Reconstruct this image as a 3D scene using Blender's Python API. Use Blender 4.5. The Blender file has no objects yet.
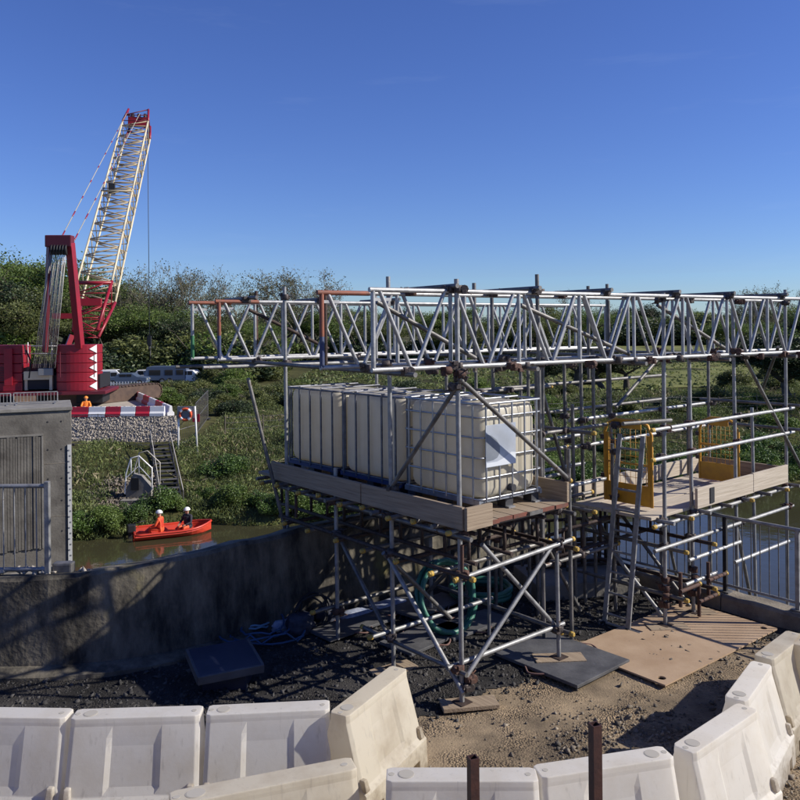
import bpy, bmesh, math, random
import numpy as np
from mathutils import Vector, Matrix, Euler

random.seed(7); np.random.seed(7)
S = bpy.context.scene
COL = S.collection
R = math.radians

# ------------------------------------------------------------------ camera
CAMZ = 3.75
cam_d = bpy.data.cameras.new("camera"); cam = bpy.data.objects.new("camera", cam_d); COL.objects.link(cam)
cam_d.sensor_width = 36; cam_d.lens = 36; cam_d.shift_y = -73/800
cam_d.clip_start = 0.05; cam_d.clip_end = 4000
cam.matrix_world = Matrix.Translation((0, 0, CAMZ)) @ Matrix.Rotation(R(90), 4, 'X') @ Matrix.Rotation(R(-0.5), 4, 'Z')
S.camera = cam
CM = cam.matrix_world.to_3x3()

# ------------------------------------------------------------------ world, sun, exposure
SUN_EL, SUN_AZ = R(33), R(-4)            # azimuth measured from +X towards +Y
sd = Vector((math.cos(SUN_AZ)*math.cos(SUN_EL), math.sin(SUN_AZ)*math.cos(SUN_EL), math.sin(SUN_EL)))
W = bpy.data.worlds.new("World"); S.world = W; W.use_nodes = True
nt = W.node_tree; nt.nodes.clear()
sky = nt.nodes.new("ShaderNodeTexSky"); sky.sky_type = 'NISHITA'; sky.sun_disc = False
sky.sun_elevation = SUN_EL; sky.sun_rotation = math.pi/2 - SUN_AZ
sky.altitude = 20; sky.air_density = 1.0; sky.dust_density = 0.1; sky.ozone_density = 3.0
bg = nt.nodes.new("ShaderNodeBackground"); bg.inputs[1].default_value = 0.086
wo = nt.nodes.new("ShaderNodeOutputWorld")
hs = nt.nodes.new("ShaderNodeHueSaturation"); hs.inputs["Hue"].default_value = 0.515; hs.inputs["Saturation"].default_value = 1.06
nt.links.new(sky.outputs[0], hs.inputs["Color"]); ti = nt.nodes.new("ShaderNodeMix"); ti.data_type = 'RGBA'; ti.blend_type = 'MULTIPLY'; ti.inputs[0].default_value = 1.0; ti.inputs[7].default_value = (0.63, 0.81, 1.20, 1)   # camera white balance of the blue
nt.links.new(hs.outputs[0], ti.inputs[6]); 
cw = nt.nodes.new("ShaderNodeTexCoord"); cm_ = nt.nodes.new("ShaderNodeMapping"); cm_.inputs["Scale"].default_value = (2.2, 2.2, 16.0); cm_.inputs["Rotation"].default_value = (0.05, 0.12, 0)
cn = nt.nodes.new("ShaderNodeTexNoise"); cn.inputs["Scale"].default_value = 1.6; cn.inputs["Detail"].default_value = 7; cn.inputs["Roughness"].default_value = 0.6
cr_ = nt.nodes.new("ShaderNodeValToRGB"); cr_.color_ramp.elements[0].position = 0.60; cr_.color_ramp.elements[1].position = 0.88; cr_.color_ramp.elements[1].color = (0.08, 0.08, 0.08, 1)
cx_ = nt.nodes.new("ShaderNodeMix"); cx_.data_type = 'RGBA'; cx_.inputs[7].default_value = (6.5, 7.6, 9.4, 1)      # faint thin cirrus over the whole sky
nt.links.new(cw.outputs["Generated"], cm_.inputs[0]); nt.links.new(cm_.outputs[0], cn.inputs["Vector"]); nt.links.new(cn.outputs[0], cr_.inputs[0]); nt.links.new(cr_.outputs[0], cx_.inputs[0])
nt.links.new(ti.outputs[2], cx_.inputs[6]); nt.links.new(cx_.outputs[2], bg.inputs[0]); nt.links.new(bg.outputs[0], wo.inputs[0])
ld = bpy.data.lights.new("sun", 'SUN'); ld.energy = 5.0; ld.angle = R(0.53); ld.color = (1.0, 0.94, 0.84)
sun = bpy.data.objects.new("sun", ld); COL.objects.link(sun)
sun.rotation_euler = sd.to_track_quat('Z', 'Y').to_euler(); sun.location = (20, 3, 30)
S.view_settings.view_transform = 'Standard'; S.view_settings.look = 'None'
S.view_settings.exposure = 0.3; S.view_settings.gamma = 1.0; S.view_settings.use_curve_mapping = False

# ------------------------------------------------------------------ pixel helpers
def ray(px, py):
    return CM @ Vector(((px-400)/800, (327-py)/800, -1))
def atd(px, py, d):
    r = ray(px, py); return Vector((0, 0, CAMZ)) + r*(d/r.y)
def atz(px, py, z):
    r = ray(px, py); return Vector((0, 0, CAMZ)) + r*((z-CAMZ)/r.z)

# ------------------------------------------------------------------ materials
MATS = {}
def mat(name, col, rough=0.6, metal=0.0, col2=None, scale=6.0, lo=0.35, hi=0.65, bump=0.0, bscale=60.0, detail=5.0, spec=0.5, island=False, transl=0.0, obj=False, grain=None):
    m = bpy.data.materials.new(name); m.use_nodes = True
    t = m.node_tree; N = t.nodes; L = t.links; b = N["Principled BSDF"]
    b.inputs["Roughness"].default_value = rough; b.inputs["Metallic"].default_value = metal
    b.inputs["Specular IOR Level"].default_value = spec
    c1 = (*col, 1); b.inputs["Base Color"].default_value = c1
    geo = N.new("ShaderNodeNewGeometry"); pos = geo.outputs["Position"]
    if obj:
        tc = N.new("ShaderNodeTexCoord"); pos = tc.outputs["Object"]
    if grain:                # wood grain along the scaffold's own directions
        mr = N.new("ShaderNodeMapping"); mr.inputs["Rotation"].default_value = (0, 0, -0.698); L.new(pos, mr.inputs[0])
        ms = N.new("ShaderNodeMapping"); ms.inputs["Scale"].default_value = (55, 2.2, 55) if grain == 'U' else (2.2, 55, 55); L.new(mr.outputs[0], ms.inputs[0]); pos = ms.outputs[0]
    if col2 is not None:
        rp = N.new("ShaderNodeValToRGB"); rp.color_ramp.elements[0].color = c1; rp.color_ramp.elements[1].color = (*col2, 1)
        rp.color_ramp.elements[0].position = lo; rp.color_ramp.elements[1].position = hi
        no = N.new("ShaderNodeTexNoise"); no.inputs["Scale"].default_value = scale; no.inputs["Detail"].default_value = detail; no.inputs["Roughness"].default_value = 0.62
        L.new(pos, no.inputs["Vector"])
        if island:
            ad = N.new("ShaderNodeMath"); ad.operation = 'MULTIPLY_ADD'; ad.inputs[1].default_value = 0.55
            sb = N.new("ShaderNodeMath"); sb.operation = 'SUBTRACT'; sb.inputs[1].default_value = 0.27
            L.new(geo.outputs["Random Per Island"], ad.inputs[0]); L.new(no.outputs[0], sb.inputs[0]); L.new(sb.outputs[0], ad.inputs[2])
            L.new(ad.outputs[0], rp.inputs[0])
        else:
            L.new(no.outputs[0], rp.inputs[0])
        L.new(rp.outputs[0], b.inputs["Base Color"])
        colout = rp.outputs[0]
    else:
        colout = None
    if bump > 0:
        n2 = N.new("ShaderNodeTexNoise"); n2.inputs["Scale"].default_value = bscale; n2.inputs["Detail"].default_value = 4
        L.new(pos, n2.inputs["Vector"])
        bm_ = N.new("ShaderNodeBump"); bm_.inputs["Strength"].default_value = bump; bm_.inputs["Distance"].default_value = 0.02
        L.new(n2.outputs[0], bm_.inputs["Height"]); L.new(bm_.outputs[0], b.inputs["Normal"])
    if transl > 0:
        tr = N.new("ShaderNodeBsdfTranslucent"); mx = N.new("ShaderNodeMixShader"); mx.inputs[0].default_value = transl
        tr.inputs[0].default_value = c1
        if colout: L.new(colout, tr.inputs[0])
        L.new(b.outputs[0], mx.inputs[1]); L.new(tr.outputs[0], mx.inputs[2]); L.new(mx.outputs[0], N["Material Output"].inputs[0])
    MATS[name] = m
    return m

def barrier_mat(name, c1, c2):
    """moulded plastic: blotchy fading, scuffs, and mud splashed up from the foot"""
    m = mat(name, c1, 0.5, 0, c2, 3.0, lo=0.45, hi=0.80, bump=0.05, bscale=45, transl=0.52)
    t = m.node_tree; N = t.nodes; L = t.links; b = N["Principled BSDF"]
    src = b.inputs["Base Color"].links[0].from_socket
    tc = N.new("ShaderNodeTexCoord"); sx = N.new("ShaderNodeSeparateXYZ"); L.new(tc.outputs["Object"], sx.inputs[0])
    geo = N.new("ShaderNodeNewGeometry")
    n1 = N.new("ShaderNodeTexNoise"); n1.inputs["Scale"].default_value = 7; n1.inputs["Detail"].default_value = 8; n1.inputs["Roughness"].default_value = .7
    L.new(geo.outputs["Position"], n1.inputs["Vector"])
    a = N.new("ShaderNodeMath"); a.operation = 'MULTIPLY_ADD'; a.inputs[1].default_value = -1.1; L.new(sx.outputs[2], a.inputs[0]); L.new(n1.outputs[0], a.inputs[2])
    r = N.new("ShaderNodeValToRGB"); e = r.color_ramp.elements; e[0].position = .22; e[1].position = .52; e[0].color = (0, 0, 0, 1); e[1].color = (.75, .75, .75, 1); L.new(a.outputs[0], r.inputs[0])
    mx = N.new("ShaderNodeMix"); mx.data_type = 'RGBA'; mx.inputs[7].default_value = (.30, .235, .16, 1); L.new(r.outputs[0], mx.inputs[0]); L.new(src, mx.inputs[6])
    mp = N.new("ShaderNodeMapping"); mp.inputs["Scale"].default_value = (30, 30, 2.5); L.new(geo.outputs["Position"], mp.inputs[0])
    n2 = N.new("ShaderNodeTexNoise"); n2.inputs["Scale"].default_value = 1; n2.inputs["Detail"].default_value = 5; L.new(mp.outputs[0], n2.inputs["Vector"])
    r2 = N.new("ShaderNodeValToRGB"); e = r2.color_ramp.elements; e[0].position = .60; e[1].position = .78; e[0].color = (0, 0, 0, 1); e[1].color = (.35, .35, .35, 1); L.new(n2.outputs[0], r2.inputs[0])
    m2 = N.new("ShaderNodeMix"); m2.data_type = 'RGBA'; m2.inputs[7].default_value = (.34, .31, .27, 1); L.new(r2.outputs[0], m2.inputs[0]); L.new(mx.outputs[2], m2.inputs[6])
    L.new(m2.outputs[2], b.inputs["Base Color"])
    for nd in N:
        if nd.type == 'BSDF_TRANSLUCENT': L.new(m2.outputs[2], nd.inputs[0])
def spot(name, pos, col):
    for nd in MATS[name].node_tree.nodes:
        if nd.type == 'VALTORGB':
            e = nd.color_ramp.elements.new(pos); e.color = (*col, 1)

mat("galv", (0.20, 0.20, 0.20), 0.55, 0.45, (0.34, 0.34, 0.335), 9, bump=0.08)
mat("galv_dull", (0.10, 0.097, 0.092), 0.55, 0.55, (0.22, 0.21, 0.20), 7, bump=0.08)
mat("alloy", (0.27, 0.27, 0.27), 0.5, 0.45, (0.42, 0.42, 0.415), 11, bump=0.06)
mat("rust", (0.10, 0.045, 0.028), 0.8, 0.1, (0.055, 0.035, 0.03), 20, bump=0.2)
mat("rust_dark", (0.035, 0.024, 0.02), 0.75, 0.3, (0.075, 0.05, 0.04), 22, bump=0.2)
mat("post_brown", (0.075, 0.032, 0.024), 0.6, 0.2, (0.045, 0.022, 0.02), 14, bump=0.12)
mat("orange_paint", (0.27, 0.085, 0.045), 0.65, 0.1, (0.16, 0.07, 0.05), 14)
mat("blue_paint", (0.025, 0.04, 0.12), 0.6, 0.1, (0.06, 0.075, 0.13), 14)
mat("green_paint", (0.03, 0.14, 0.06), 0.6, 0.1)
mat("yellow_cap", (0.50, 0.32, 0.05), 0.55, 0, (0.36, 0.24, 0.06), 30)
mat("yellow_gate", (0.60, 0.30, 0.025), 0.45, 0, (0.48, 0.23, 0.03), 8)
mat("coupler", (0.05, 0.045, 0.045), 0.6, 0.5, (0.11, 0.085, 0.075), 30, bump=0.15)
mat("board", (.20, .145, .098), 0.85, 0, (.335, .262, .182), 1.0, lo=0.3, hi=0.7, bump=0.25, bscale=1.0, grain="U")
mat("board_red", (.20, .145, .098), 0.85, 0, (.335, .262, .182), 1.0, lo=0.3, hi=0.7, bump=0.25, bscale=1.0, grain="U")
mat("board_cross", (.20, .145, .098), 0.85, 0, (.335, .262, .182), 1.0, lo=0.3, hi=0.7, bump=0.25, bscale=1.0, grain="V")
mat("board_pale", (0.34, 0.285, 0.215), 0.85, 0, (0.5, 0.435, 0.35), 1.0, lo=0.3, hi=0.7, bump=0.25, bscale=1.0, grain="V")
mat("board_end", (0.17, 0.05, 0.03), 0.8, 0, (0.10, 0.05, 0.035), 9)
mat("ply", (0.31, 0.21, 0.13), 0.75, 0, (0.385, 0.275, 0.18), 2.2, bump=0.08, bscale=40)
mat("mat_grey", (0.055, 0.055, 0.06), 0.6, 0, (0.10, 0.10, 0.105), 4, bump=0.15, bscale=30)
mat("navy_plastic", (0.012, 0.018, 0.04), 0.4, 0, (0.025, 0.03, 0.055), 5)
mat("rope", (0.16, 0.09, 0.075), 0.9)
mat("black_rubber", (0.012, 0.012, 0.014), 0.6)
mat("blue_hose", (0.025, 0.075, 0.17), 0.45)
mat("pale_hose", (0.14, 0.25, 0.34), 0.5)
mat("green_hose", (0.025, 0.12, 0.085), 0.45, 0, (0.05, 0.19, 0.14), 6)
mat("sack_blue", (0.14, 0.18, 0.30), 0.8, 0, (0.38, 0.40, 0.46), 9, bump=0.3, bscale=20)
mat("sack_dark", (0.02, 0.022, 0.035), 0.75, 0, (0.05, 0.055, 0.08), 9, bump=0.3, bscale=20)
barrier_mat("barrier_white", (0.90, 0.865, 0.79), (0.78, 0.72, 0.61))
barrier_mat("barrier_cream", (0.78, 0.72, 0.59), (0.56, 0.48, 0.36))
mat("cap_grey", (0.40, 0.37, 0.31), 0.6)
mat("hdpe", (0.76, 0.71, 0.58), 0.38, 0, (0.69, 0.63, 0.50), 2.5, transl=0.42)
mat("cage", (0.30, 0.31, 0.33), 0.4, 0.7, (0.42, 0.43, 0.45), 12)
mat("cage_dark", (0.10, 0.105, 0.12), 0.5, 0.6, (0.2, 0.2, 0.22), 12)
mat("plate", (0.34, 0.37, 0.42), 0.4, 0.2, (0.44, 0.47, 0.52), 3)
mat("plate_grey", (0.13, 0.15, 0.18), 0.5, 0, (0.2, 0.22, 0.25), 4)
mat("plate_white", (0.58, 0.61, 0.65), 0.5)
mat("gauge_white", (0.48, 0.48, 0.46), 0.6)
mat("pallet_black", (0.03, 0.03, 0.035), 0.6)
mat("pallet_blue", (0.02, 0.04, 0.12), 0.55)
mat("concrete", (0.15, 0.14, 0.125), 0.9, 0, (0.24, 0.225, 0.195), 2.0, bump=0.25, bscale=25)
mat("kerb_concrete", (0.12, 0.10, 0.08), 0.95, 0, (0.23, 0.20, 0.155), 3.0, bump=0.5, bscale=30)
mat("concrete_pier", (0.07, 0.062, 0.052), 0.9, 0, (0.185, 0.17, 0.145), 1.1, lo=0.3, hi=0.72, bump=0.5, bscale=14)
mat("crane_red", (0.31, 0.010, 0.022), 0.4, 0, (0.22, 0.012, 0.022), 0.9)
mat("crane_red_dark", (0.12, 0.01, 0.02), 0.5)
mat("crane_cream", (0.68, 0.60, 0.42), 0.5, 0, (0.56, 0.47, 0.30), 0.8)
mat("lacing", (0.42, 0.35, 0.23), 0.6, 0, (0.30, 0.23, 0.14), 0.8)
mat("white_paint", (0.75, 0.74, 0.72), 0.5)
mat("red_plastic", (0.45, 0.02, 0.04), 0.45)
mat("dark_steel", (0.025, 0.025, 0.028), 0.6, 0.3)
mat("track_brown", (0.07, 0.045, 0.035), 0.85, 0.1, (0.11, 0.07, 0.05), 2, bump=0.4, bscale=8)
mat("rope_grey", (0.42, 0.40, 0.38), 0.5, 0.3)
mat("wire", (0.05, 0.06, 0.075), 0.6)
mat("grey_steel", (0.27, 0.27, 0.27), 0.5, 0.5)
mat("stone_pale", (0.30, 0.265, 0.22), 0.9, 0, (0.46, 0.41, 0.34), 2, lo=0.1, hi=0.9, island=True)
mat("stone", (0.075, 0.065, 0.054), 0.9, 0, (0.27, 0.225, 0.17), 1.5, lo=0.3, hi=0.85, island=True)
mat("stone_shade_toned", (0.022, 0.021, 0.021), 0.85, 0, (0.085, 0.08, 0.077), 1.5, lo=0.3, hi=0.95, island=True)  # dark stone of its own, lowered further to carry the tanks' shade
mat("orange_suit", (0.75, 0.11, 0.03), 0.7, 0, (0.6, 0.09, 0.03), 8)
mat("dark_cloth", (0.02, 0.02, 0.03), 0.8)
mat("skin", (0.45, 0.25, 0.17), 0.55)
mat("hivis", (0.85, 0.25, 0.03), 0.7)
mat("boat_red", (0.58, 0.055, 0.025), 0.4, 0, (0.48, 0.045, 0.025), 3)
mat("glass_dark", (0.015, 0.018, 0.022), 0.08)
mat("van_white", (0.72, 0.72, 0.71), 0.3)
mat("van_blue", (0.08, 0.11, 0.17), 0.3)
mat("bark", (0.075, 0.06, 0.045), 0.9, 0, (0.12, 0.10, 0.075), 3)
mat("bark_pale", (0.13, 0.115, 0.09), 0.9, 0, (0.19, 0.17, 0.135), 3)
mat("leaf_olive", (0.060, 0.078, 0.024), 0.65, 0, (0.185, 0.205, 0.060), 0.25, lo=0.22, hi=0.8, island=True, transl=0.35)
mat("leaf_green", (0.055, 0.095, 0.020), 0.6, 0, (0.190, 0.265, 0.056), 0.3, lo=0.22, hi=0.8, island=True, transl=0.35)
mat("leaf_dark", (0.017, 0.031, 0.012), 0.6, 0, (0.053, 0.081, 0.023), 0.3, lo=0.25, hi=0.8, island=True, transl=0.12)
mat("leaf_bud", (0.075, 0.078, 0.034), 0.7, 0, (0.15, 0.150, 0.062), 0.3, lo=0.25, hi=0.8, island=True, transl=0.25)
mat("leaf_bank", (0.042, 0.066, 0.020), 0.65, 0, (0.220, 0.260, 0.074), 0.45, lo=0.25, hi=0.85, island=True, transl=0.3)
mat("leaf_dry", (0.139, 0.116, 0.062), 0.8, 0, (0.310, 0.264, 0.155), 0.5, lo=0.3, hi=0.8, island=True, transl=0.15)
mat("leaf_bush", (0.031, 0.065, 0.016), 0.55, 0, (0.116, 0.194, 0.034), 0.8, lo=0.25, hi=0.8, island=True, transl=0.22)

spot("galv", .73, (.13, .085, .06)); spot("galv_dull", .70, (.10, .055, .035)); spot("alloy", .76, (.16, .13, .10)); spot("crane_red", .72, (.10, .02, .02))
# ------------------------------------------------------------------ object helpers
def wm(o):
    m = o.matrix_basis.copy()
    if o.parent is not None: m = wm(o.parent) @ o.matrix_parent_inverse @ m
    return m
def setparent(o, p):
    if p is None: return
    o.parent = p; o.matrix_parent_inverse = wm(p).inverted()
def tag(o, label=None, cat=None, group=None, kind=None):
    if label: o["label"] = label
    if cat: o["category"] = cat
    if group: o["group"] = group
    if kind: o["kind"] = kind
    return o
def thing(name, label, cat, loc=(0, 0, 0), rz=0.0, group=None):
    o = bpy.data.objects.new(name, None); COL.objects.link(o)
    o.empty_display_size = 0.2
    o.location = loc; o.rotation_euler = (0, 0, rz)
    return tag(o, label, cat, group)
def copy_tree(o, parent=None):
    c = o.copy(); COL.objects.link(c)
    if parent is not None: c.parent = parent
    for ch in list(o.children): copy_tree(ch, c)
    return c

def np_mesh(name, verts, faces):
    """verts (N,3) array, faces (M,k) array, k = 3 or 4"""
    verts = np.asarray(verts, dtype=np.float32); faces = np.asarray(faces, dtype=np.int32)
    me = bpy.data.meshes.new(name); k = faces.shape[1]
    me.vertices.add(len(verts)); me.vertices.foreach_set("co", verts.ravel())
    me.loops.add(faces.size); me.loops.foreach_set("vertex_index", faces.ravel())
    me.polygons.add(len(faces)); me.polygons.foreach_set("loop_start", np.arange(0, faces.size, k, dtype=np.int32))
    me.update(calc_edges=True); me.validate()
    return me

class MB:
    def __init__(s): s.v = []; s.f = []; s.sm = []
    def add(s, vs, fs, smooth=False):
        n = len(s.v); s.v += [tuple(v) for v in vs]
        for f in fs: s.f.append([i+n for i in f]); s.sm.append(smooth)
        return s
    def box(s, c, d, M=None):
        x, y, z = d[0]/2, d[1]/2, d[2]/2; c = Vector(c)
        vs = [Vector((i, j, k)) for k in (-z, z) for j in (-y, y) for i in (-x, x)]
        vs = [((M @ v) if M is not None else v) + c for v in vs]
        return s.add(vs, [(0, 2, 3, 1), (4, 5, 7, 6), (0, 1, 5, 4), (2, 6, 7, 3), (0, 4, 6, 2), (1, 3, 7, 5)])
    def hexa(s, b, t):      # bottom ring of points, top ring of points
        n = len(b)
        fs = [tuple(range(n-1, -1, -1)), tuple(range(n, 2*n))] + [(i, (i+1) % n, n+(i+1) % n, n+i) for i in range(n)]
        return s.add(list(b)+list(t), fs)
    def tube(s, a, b, r, n=6, r2=None, caps=True):
        a = Vector(a); b = Vector(b); d = (b-a)
        if d.length < 1e-6: return s
        q = d.to_track_quat('Z', 'Y').to_matrix(); r2 = r if r2 is None else r2
        e = [q @ Vector((math.cos(2*math.pi*i/n), math.sin(2*math.pi*i/n), 0)) for i in range(n)]
        s.add([a+x*r for x in e]+[b+x*r2 for x in e], [(i, (i+1) % n, n+(i+1) % n, n+i) for i in range(n)], True)
        if caps:
            k = len(s.v)-2*n
            s.f.append([k+i for i in range(n-1, -1, -1)]); s.sm.append(False)
            s.f.append([k+n+i for i in range(n)]); s.sm.append(False)
        return s
    def path(s, pts, r, n=6, closed=False):
        pts = [Vector(p) for p in pts]; m = len(pts); k0 = len(s.v); up = Vector((0.03, 0.05, 1))
        for i, p in enumerate(pts):
            a = pts[(i-1) % m] if (closed or i > 0) else p; b = pts[(i+1) % m] if (closed or i < m-1) else p
            t = (b-a).normalized(); x = t.cross(up)
            if x.length < 1e-4: x = t.cross(Vector((1, 0, 0)))
            x.normalize(); y = x.cross(t)
            for j in range(n):
                an = 2*math.pi*j/n; s.v.append(tuple(p + (x*math.cos(an)+y*math.sin(an))*r))
        for i in range(m if closed else m-1):
            for j in range(n):
                a0 = k0+i*n+j; a1 = k0+i*n+(j+1) % n; b0 = k0+((i+1) % m)*n+j; b1 = k0+((i+1) % m)*n+(j+1) % n
                s.f.append([a0, a1, b1, b0]); s.sm.append(True)
        return s
    def mesh(s, name, bevel=0, seg=2):
        me = bpy.data.meshes.new(name); me.from_pydata(s.v, [], s.f)
        me.polygons.foreach_set("use_smooth", s.sm)
        bm = bmesh.new(); bm.from_mesh(me)
        bmesh.ops.recalc_face_normals(bm, faces=bm.faces)
        if bevel:
            es = [e for e in bm.edges if len(e.link_faces) == 2 and e.calc_face_angle(0) > 0.45]
            bmesh.ops.bevel(bm, geom=es, offset=bevel, segments=seg, affect='EDGES', profile=0.6, clamp_overlap=True)
        bm.to_mesh(me); bm.free(); me.update()
        return me
    def build(s, name, m, parent=None, bevel=0, seg=2):
        me = s.mesh(name, bevel, seg); me.materials.append(MATS[m])
        o = bpy.data.objects.new(name, me); COL.objects.link(o); setparent(o, parent)
        return o

_unit = {}
def unit_tube(m, n=10):
    if (m, n) not in _unit:
        me = MB().tube((0, 0, 0), (0, 0, 1), 1, n).mesh("tube"); me.materials.append(MATS[m]); _unit[(m, n)] = me
    return _unit[(m, n)]
def tube(name, a, b, r, m, parent, n=10):
    a = Vector(a); b = Vector(b)
    if name == 'standard':      # real standards are never quite plumb
        b = b+Vector((random.gauss(-.006, .006), random.gauss(0, .006), 0))*(b.z-a.z)
    d = b-a
    o = bpy.data.objects.new(name, unit_tube(m, n)); COL.objects.link(o)
    o.matrix_basis = Matrix.Translation(a) @ d.to_track_quat('Z', 'Y').to_matrix().to_4x4() @ Matrix.Diagonal((r, r, d.length, 1))
    setparent(o, parent); return o
_bx = {}
def block(name, c, d, m, parent, rz=0, rot=None, bevel=0.0):
    """a box of its own mesh, bevelled; centre c, size d"""
    M = rot if rot is not None else Matrix.Rotation(rz, 3, 'Z')
    return MB().box(c, d, M).build(name, m, parent, bevel=bevel)
def inst(name, me, M, parent):
    o = bpy.data.objects.new(name, me); COL.objects.link(o); o.matrix_basis = M; setparent(o, parent); return o

def leaf_mesh(name, C, size, m, flat=0.0, aspect=1.6):
    """small leaf quads at the points C (N,3)"""
    n = len(C); size = np.broadcast_to(np.asarray(size, float), (n,))
    a = np.random.normal(size=(n, 3)); a[:, 2] *= (1-flat); a /= np.linalg.norm(a, axis=1)[:, None]
    b = np.random.normal(size=(n, 3)); b -= (b*a).sum(1)[:, None]*a; b /= np.linalg.norm(b, axis=1)[:, None]
    c = np.cross(a, b); up = np.abs(c)
    l = a*size[:, None]*0.5*aspect; w = b*size[:, None]*0.5
    V = np.stack([C-l, C+w*0.9, C+l, C-w*0.9], 1).reshape(-1, 3)
    F = np.arange(4*n).reshape(-1, 4)
    me = np_mesh(name, V, F); me.materials.append(MATS[m]); return me

def smooth_noise(x, y, seed=0):
    r = np.random.RandomState(seed); z = np.zeros_like(np.asarray(x, float))
    for k in range(7):
        f = 2**(k*0.5); an = r.rand()*6.28; ph = r.rand()*6.28
        z = z + np.sin((x*math.cos(an)+y*math.sin(an))*f+ph + 1.3*np.sin((y*math.cos(an)-x*math.sin(an))*f*0.7+ph*2))/f**0.8
    return z/3.0

# ================================================================== THE SETTING
V = Vector((0.766, 0.643, 0)); U = Vector((-0.643, 0.766, 0)); ANG = math.atan2(0.643, 0.766)
WATER = -5.0
def edge(x): return 36.9+0.32*x+1.5*np.exp(-((x+9.4)/2.2)**2)      # waterline, with the little cove where the boat lies
def terrain_z(x, y):
    x = np.asarray(x, float); y = np.asarray(y, float)
    d = (y-edge(x))/1.05
    z = np.interp(d, [-5, -1.5, 1.0, 6, 11, 16, 40, 120, 240, 500, 900], [-7, -6.0, -4.6, -3.5, -2.75, -2.5, -2.2, -2.0, -1.5, 1.0, 6.0])
    k = np.clip((d-0.5)/3, 0, 1)
    return z + k*0.16*smooth_noise(x*0.45, y*0.45, 3)*np.clip(1.5-d/200, 0.2, 1)

xs = np.concatenate([-np.geomspace(60, 1500, 22)[::-1], np.linspace(-58, 70, 150), np.geomspace(72, 1500, 22)])
ys = np.concatenate([np.linspace(14, 24, 5), np.linspace(25, 75, 90), np.geomspace(76.5, 1800, 45)])
X, Y = np.meshgrid(xs, ys); Z = terrain_z(X, Y)
nx = len(xs); idx = np.arange(len(xs)*len(ys)).reshape(len(ys), nx)
F = np.stack([idx[:-1, :-1], idx[:-1, 1:], idx[1:, 1:], idx[1:, :-1]], -1).reshape(-1, 4)
me = np_mesh("terrain", np.stack([X, Y, Z], -1).reshape(-1, 3), F)
# grassland material
m = bpy.data.materials.new("grassland"); m.use_nodes = True; t = m.node_tree; b = t.nodes["Principled BSDF"]
b.inputs["Roughness"].default_value = 0.95; b.inputs["Specular IOR Level"].default_value = 0.1
geo = t.nodes.new("ShaderNodeNewGeometry")
n1 = t.nodes.new("ShaderNodeTexNoise"); n1.inputs["Scale"].default_value = 0.05; n1.inputs["Detail"].default_value = 8
n2 = t.nodes.new("ShaderNodeTexNoise"); n2.inputs["Scale"].default_value = 2.2; n2.inputs["Detail"].default_value = 6
r1 = t.nodes.new("ShaderNodeValToRGB"); e = r1.color_ramp.elements; e[0].position = .35; e[1].position = .68
e[0].color = (0.032, 0.036, 0.016, 1); e[1].color = (0.125, 0.125, 0.05, 1)
r2 = t.nodes.new("ShaderNodeValToRGB"); e = r2.color_ramp.elements; e[0].position = .3; e[1].position = .7
e[0].color = (0.45, 0.45, 0.45, 1); e[1].color = (1.25, 1.2, 1.1, 1)
mx = t.nodes.new("ShaderNodeMix"); mx.data_type = 'RGBA'; mx.blend_type = 'MULTIPLY'; mx.inputs[0].default_value = 1
for n in (n1, n2): t.links.new(geo.outputs["Position"], n.inputs["Vector"])
t.links.new(n1.outputs[0], r1.inputs[0]); t.links.new(n2.outputs[0], r2.inputs[0])
t.links.new(r1.outputs[0], mx.inputs[6]); t.links.new(r2.outputs[0], mx.inputs[7]); t.links.new(mx.outputs[2], b.inputs["Base Color"])
me.materials.append(m); me.polygons.foreach_set("use_smooth", np.ones(len(F), bool))
o = bpy.data.objects.new("terrain", me); COL.objects.link(o); tag(o, "grassy far bank and plain beyond the river", kind="structure")

# water
m = bpy.data.materials.new("river_water"); m.use_nodes = True; t = m.node_tree; b = t.nodes["Principled BSDF"]
b.inputs["Base Color"].default_value = (0.045, 0.043, 0.022, 1); b.inputs["Roughness"].default_value = 0.06; b.inputs["IOR"].default_value = 1.33
geo = t.nodes.new("ShaderNodeNewGeometry")
n1 = t.nodes.new("ShaderNodeTexNoise"); n1.inputs["Scale"].default_value = 1.6; n1.inputs["Detail"].default_value = 5
bp = t.nodes.new("ShaderNodeBump"); bp.inputs["Strength"].default_value = 0.14; bp.inputs["Distance"].default_value = 0.06
t.links.new(geo.outputs["Position"], n1.inputs["Vector"]); t.links.new(n1.outputs[0], bp.inputs["Height"]); t.links.new(bp.outputs[0], b.inputs["Normal"])
me = np_mesh("river", [(-400, -60, WATER), (400, -60, WATER), (400, 190, WATER), (-400, 190, WATER)], [(0, 1, 2, 3)])
me.materials.append(m); o = bpy.data.objects.new("river", me); COL.objects.link(o); tag(o, "murky green brown river with blue sky reflection", kind="structure")

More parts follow.
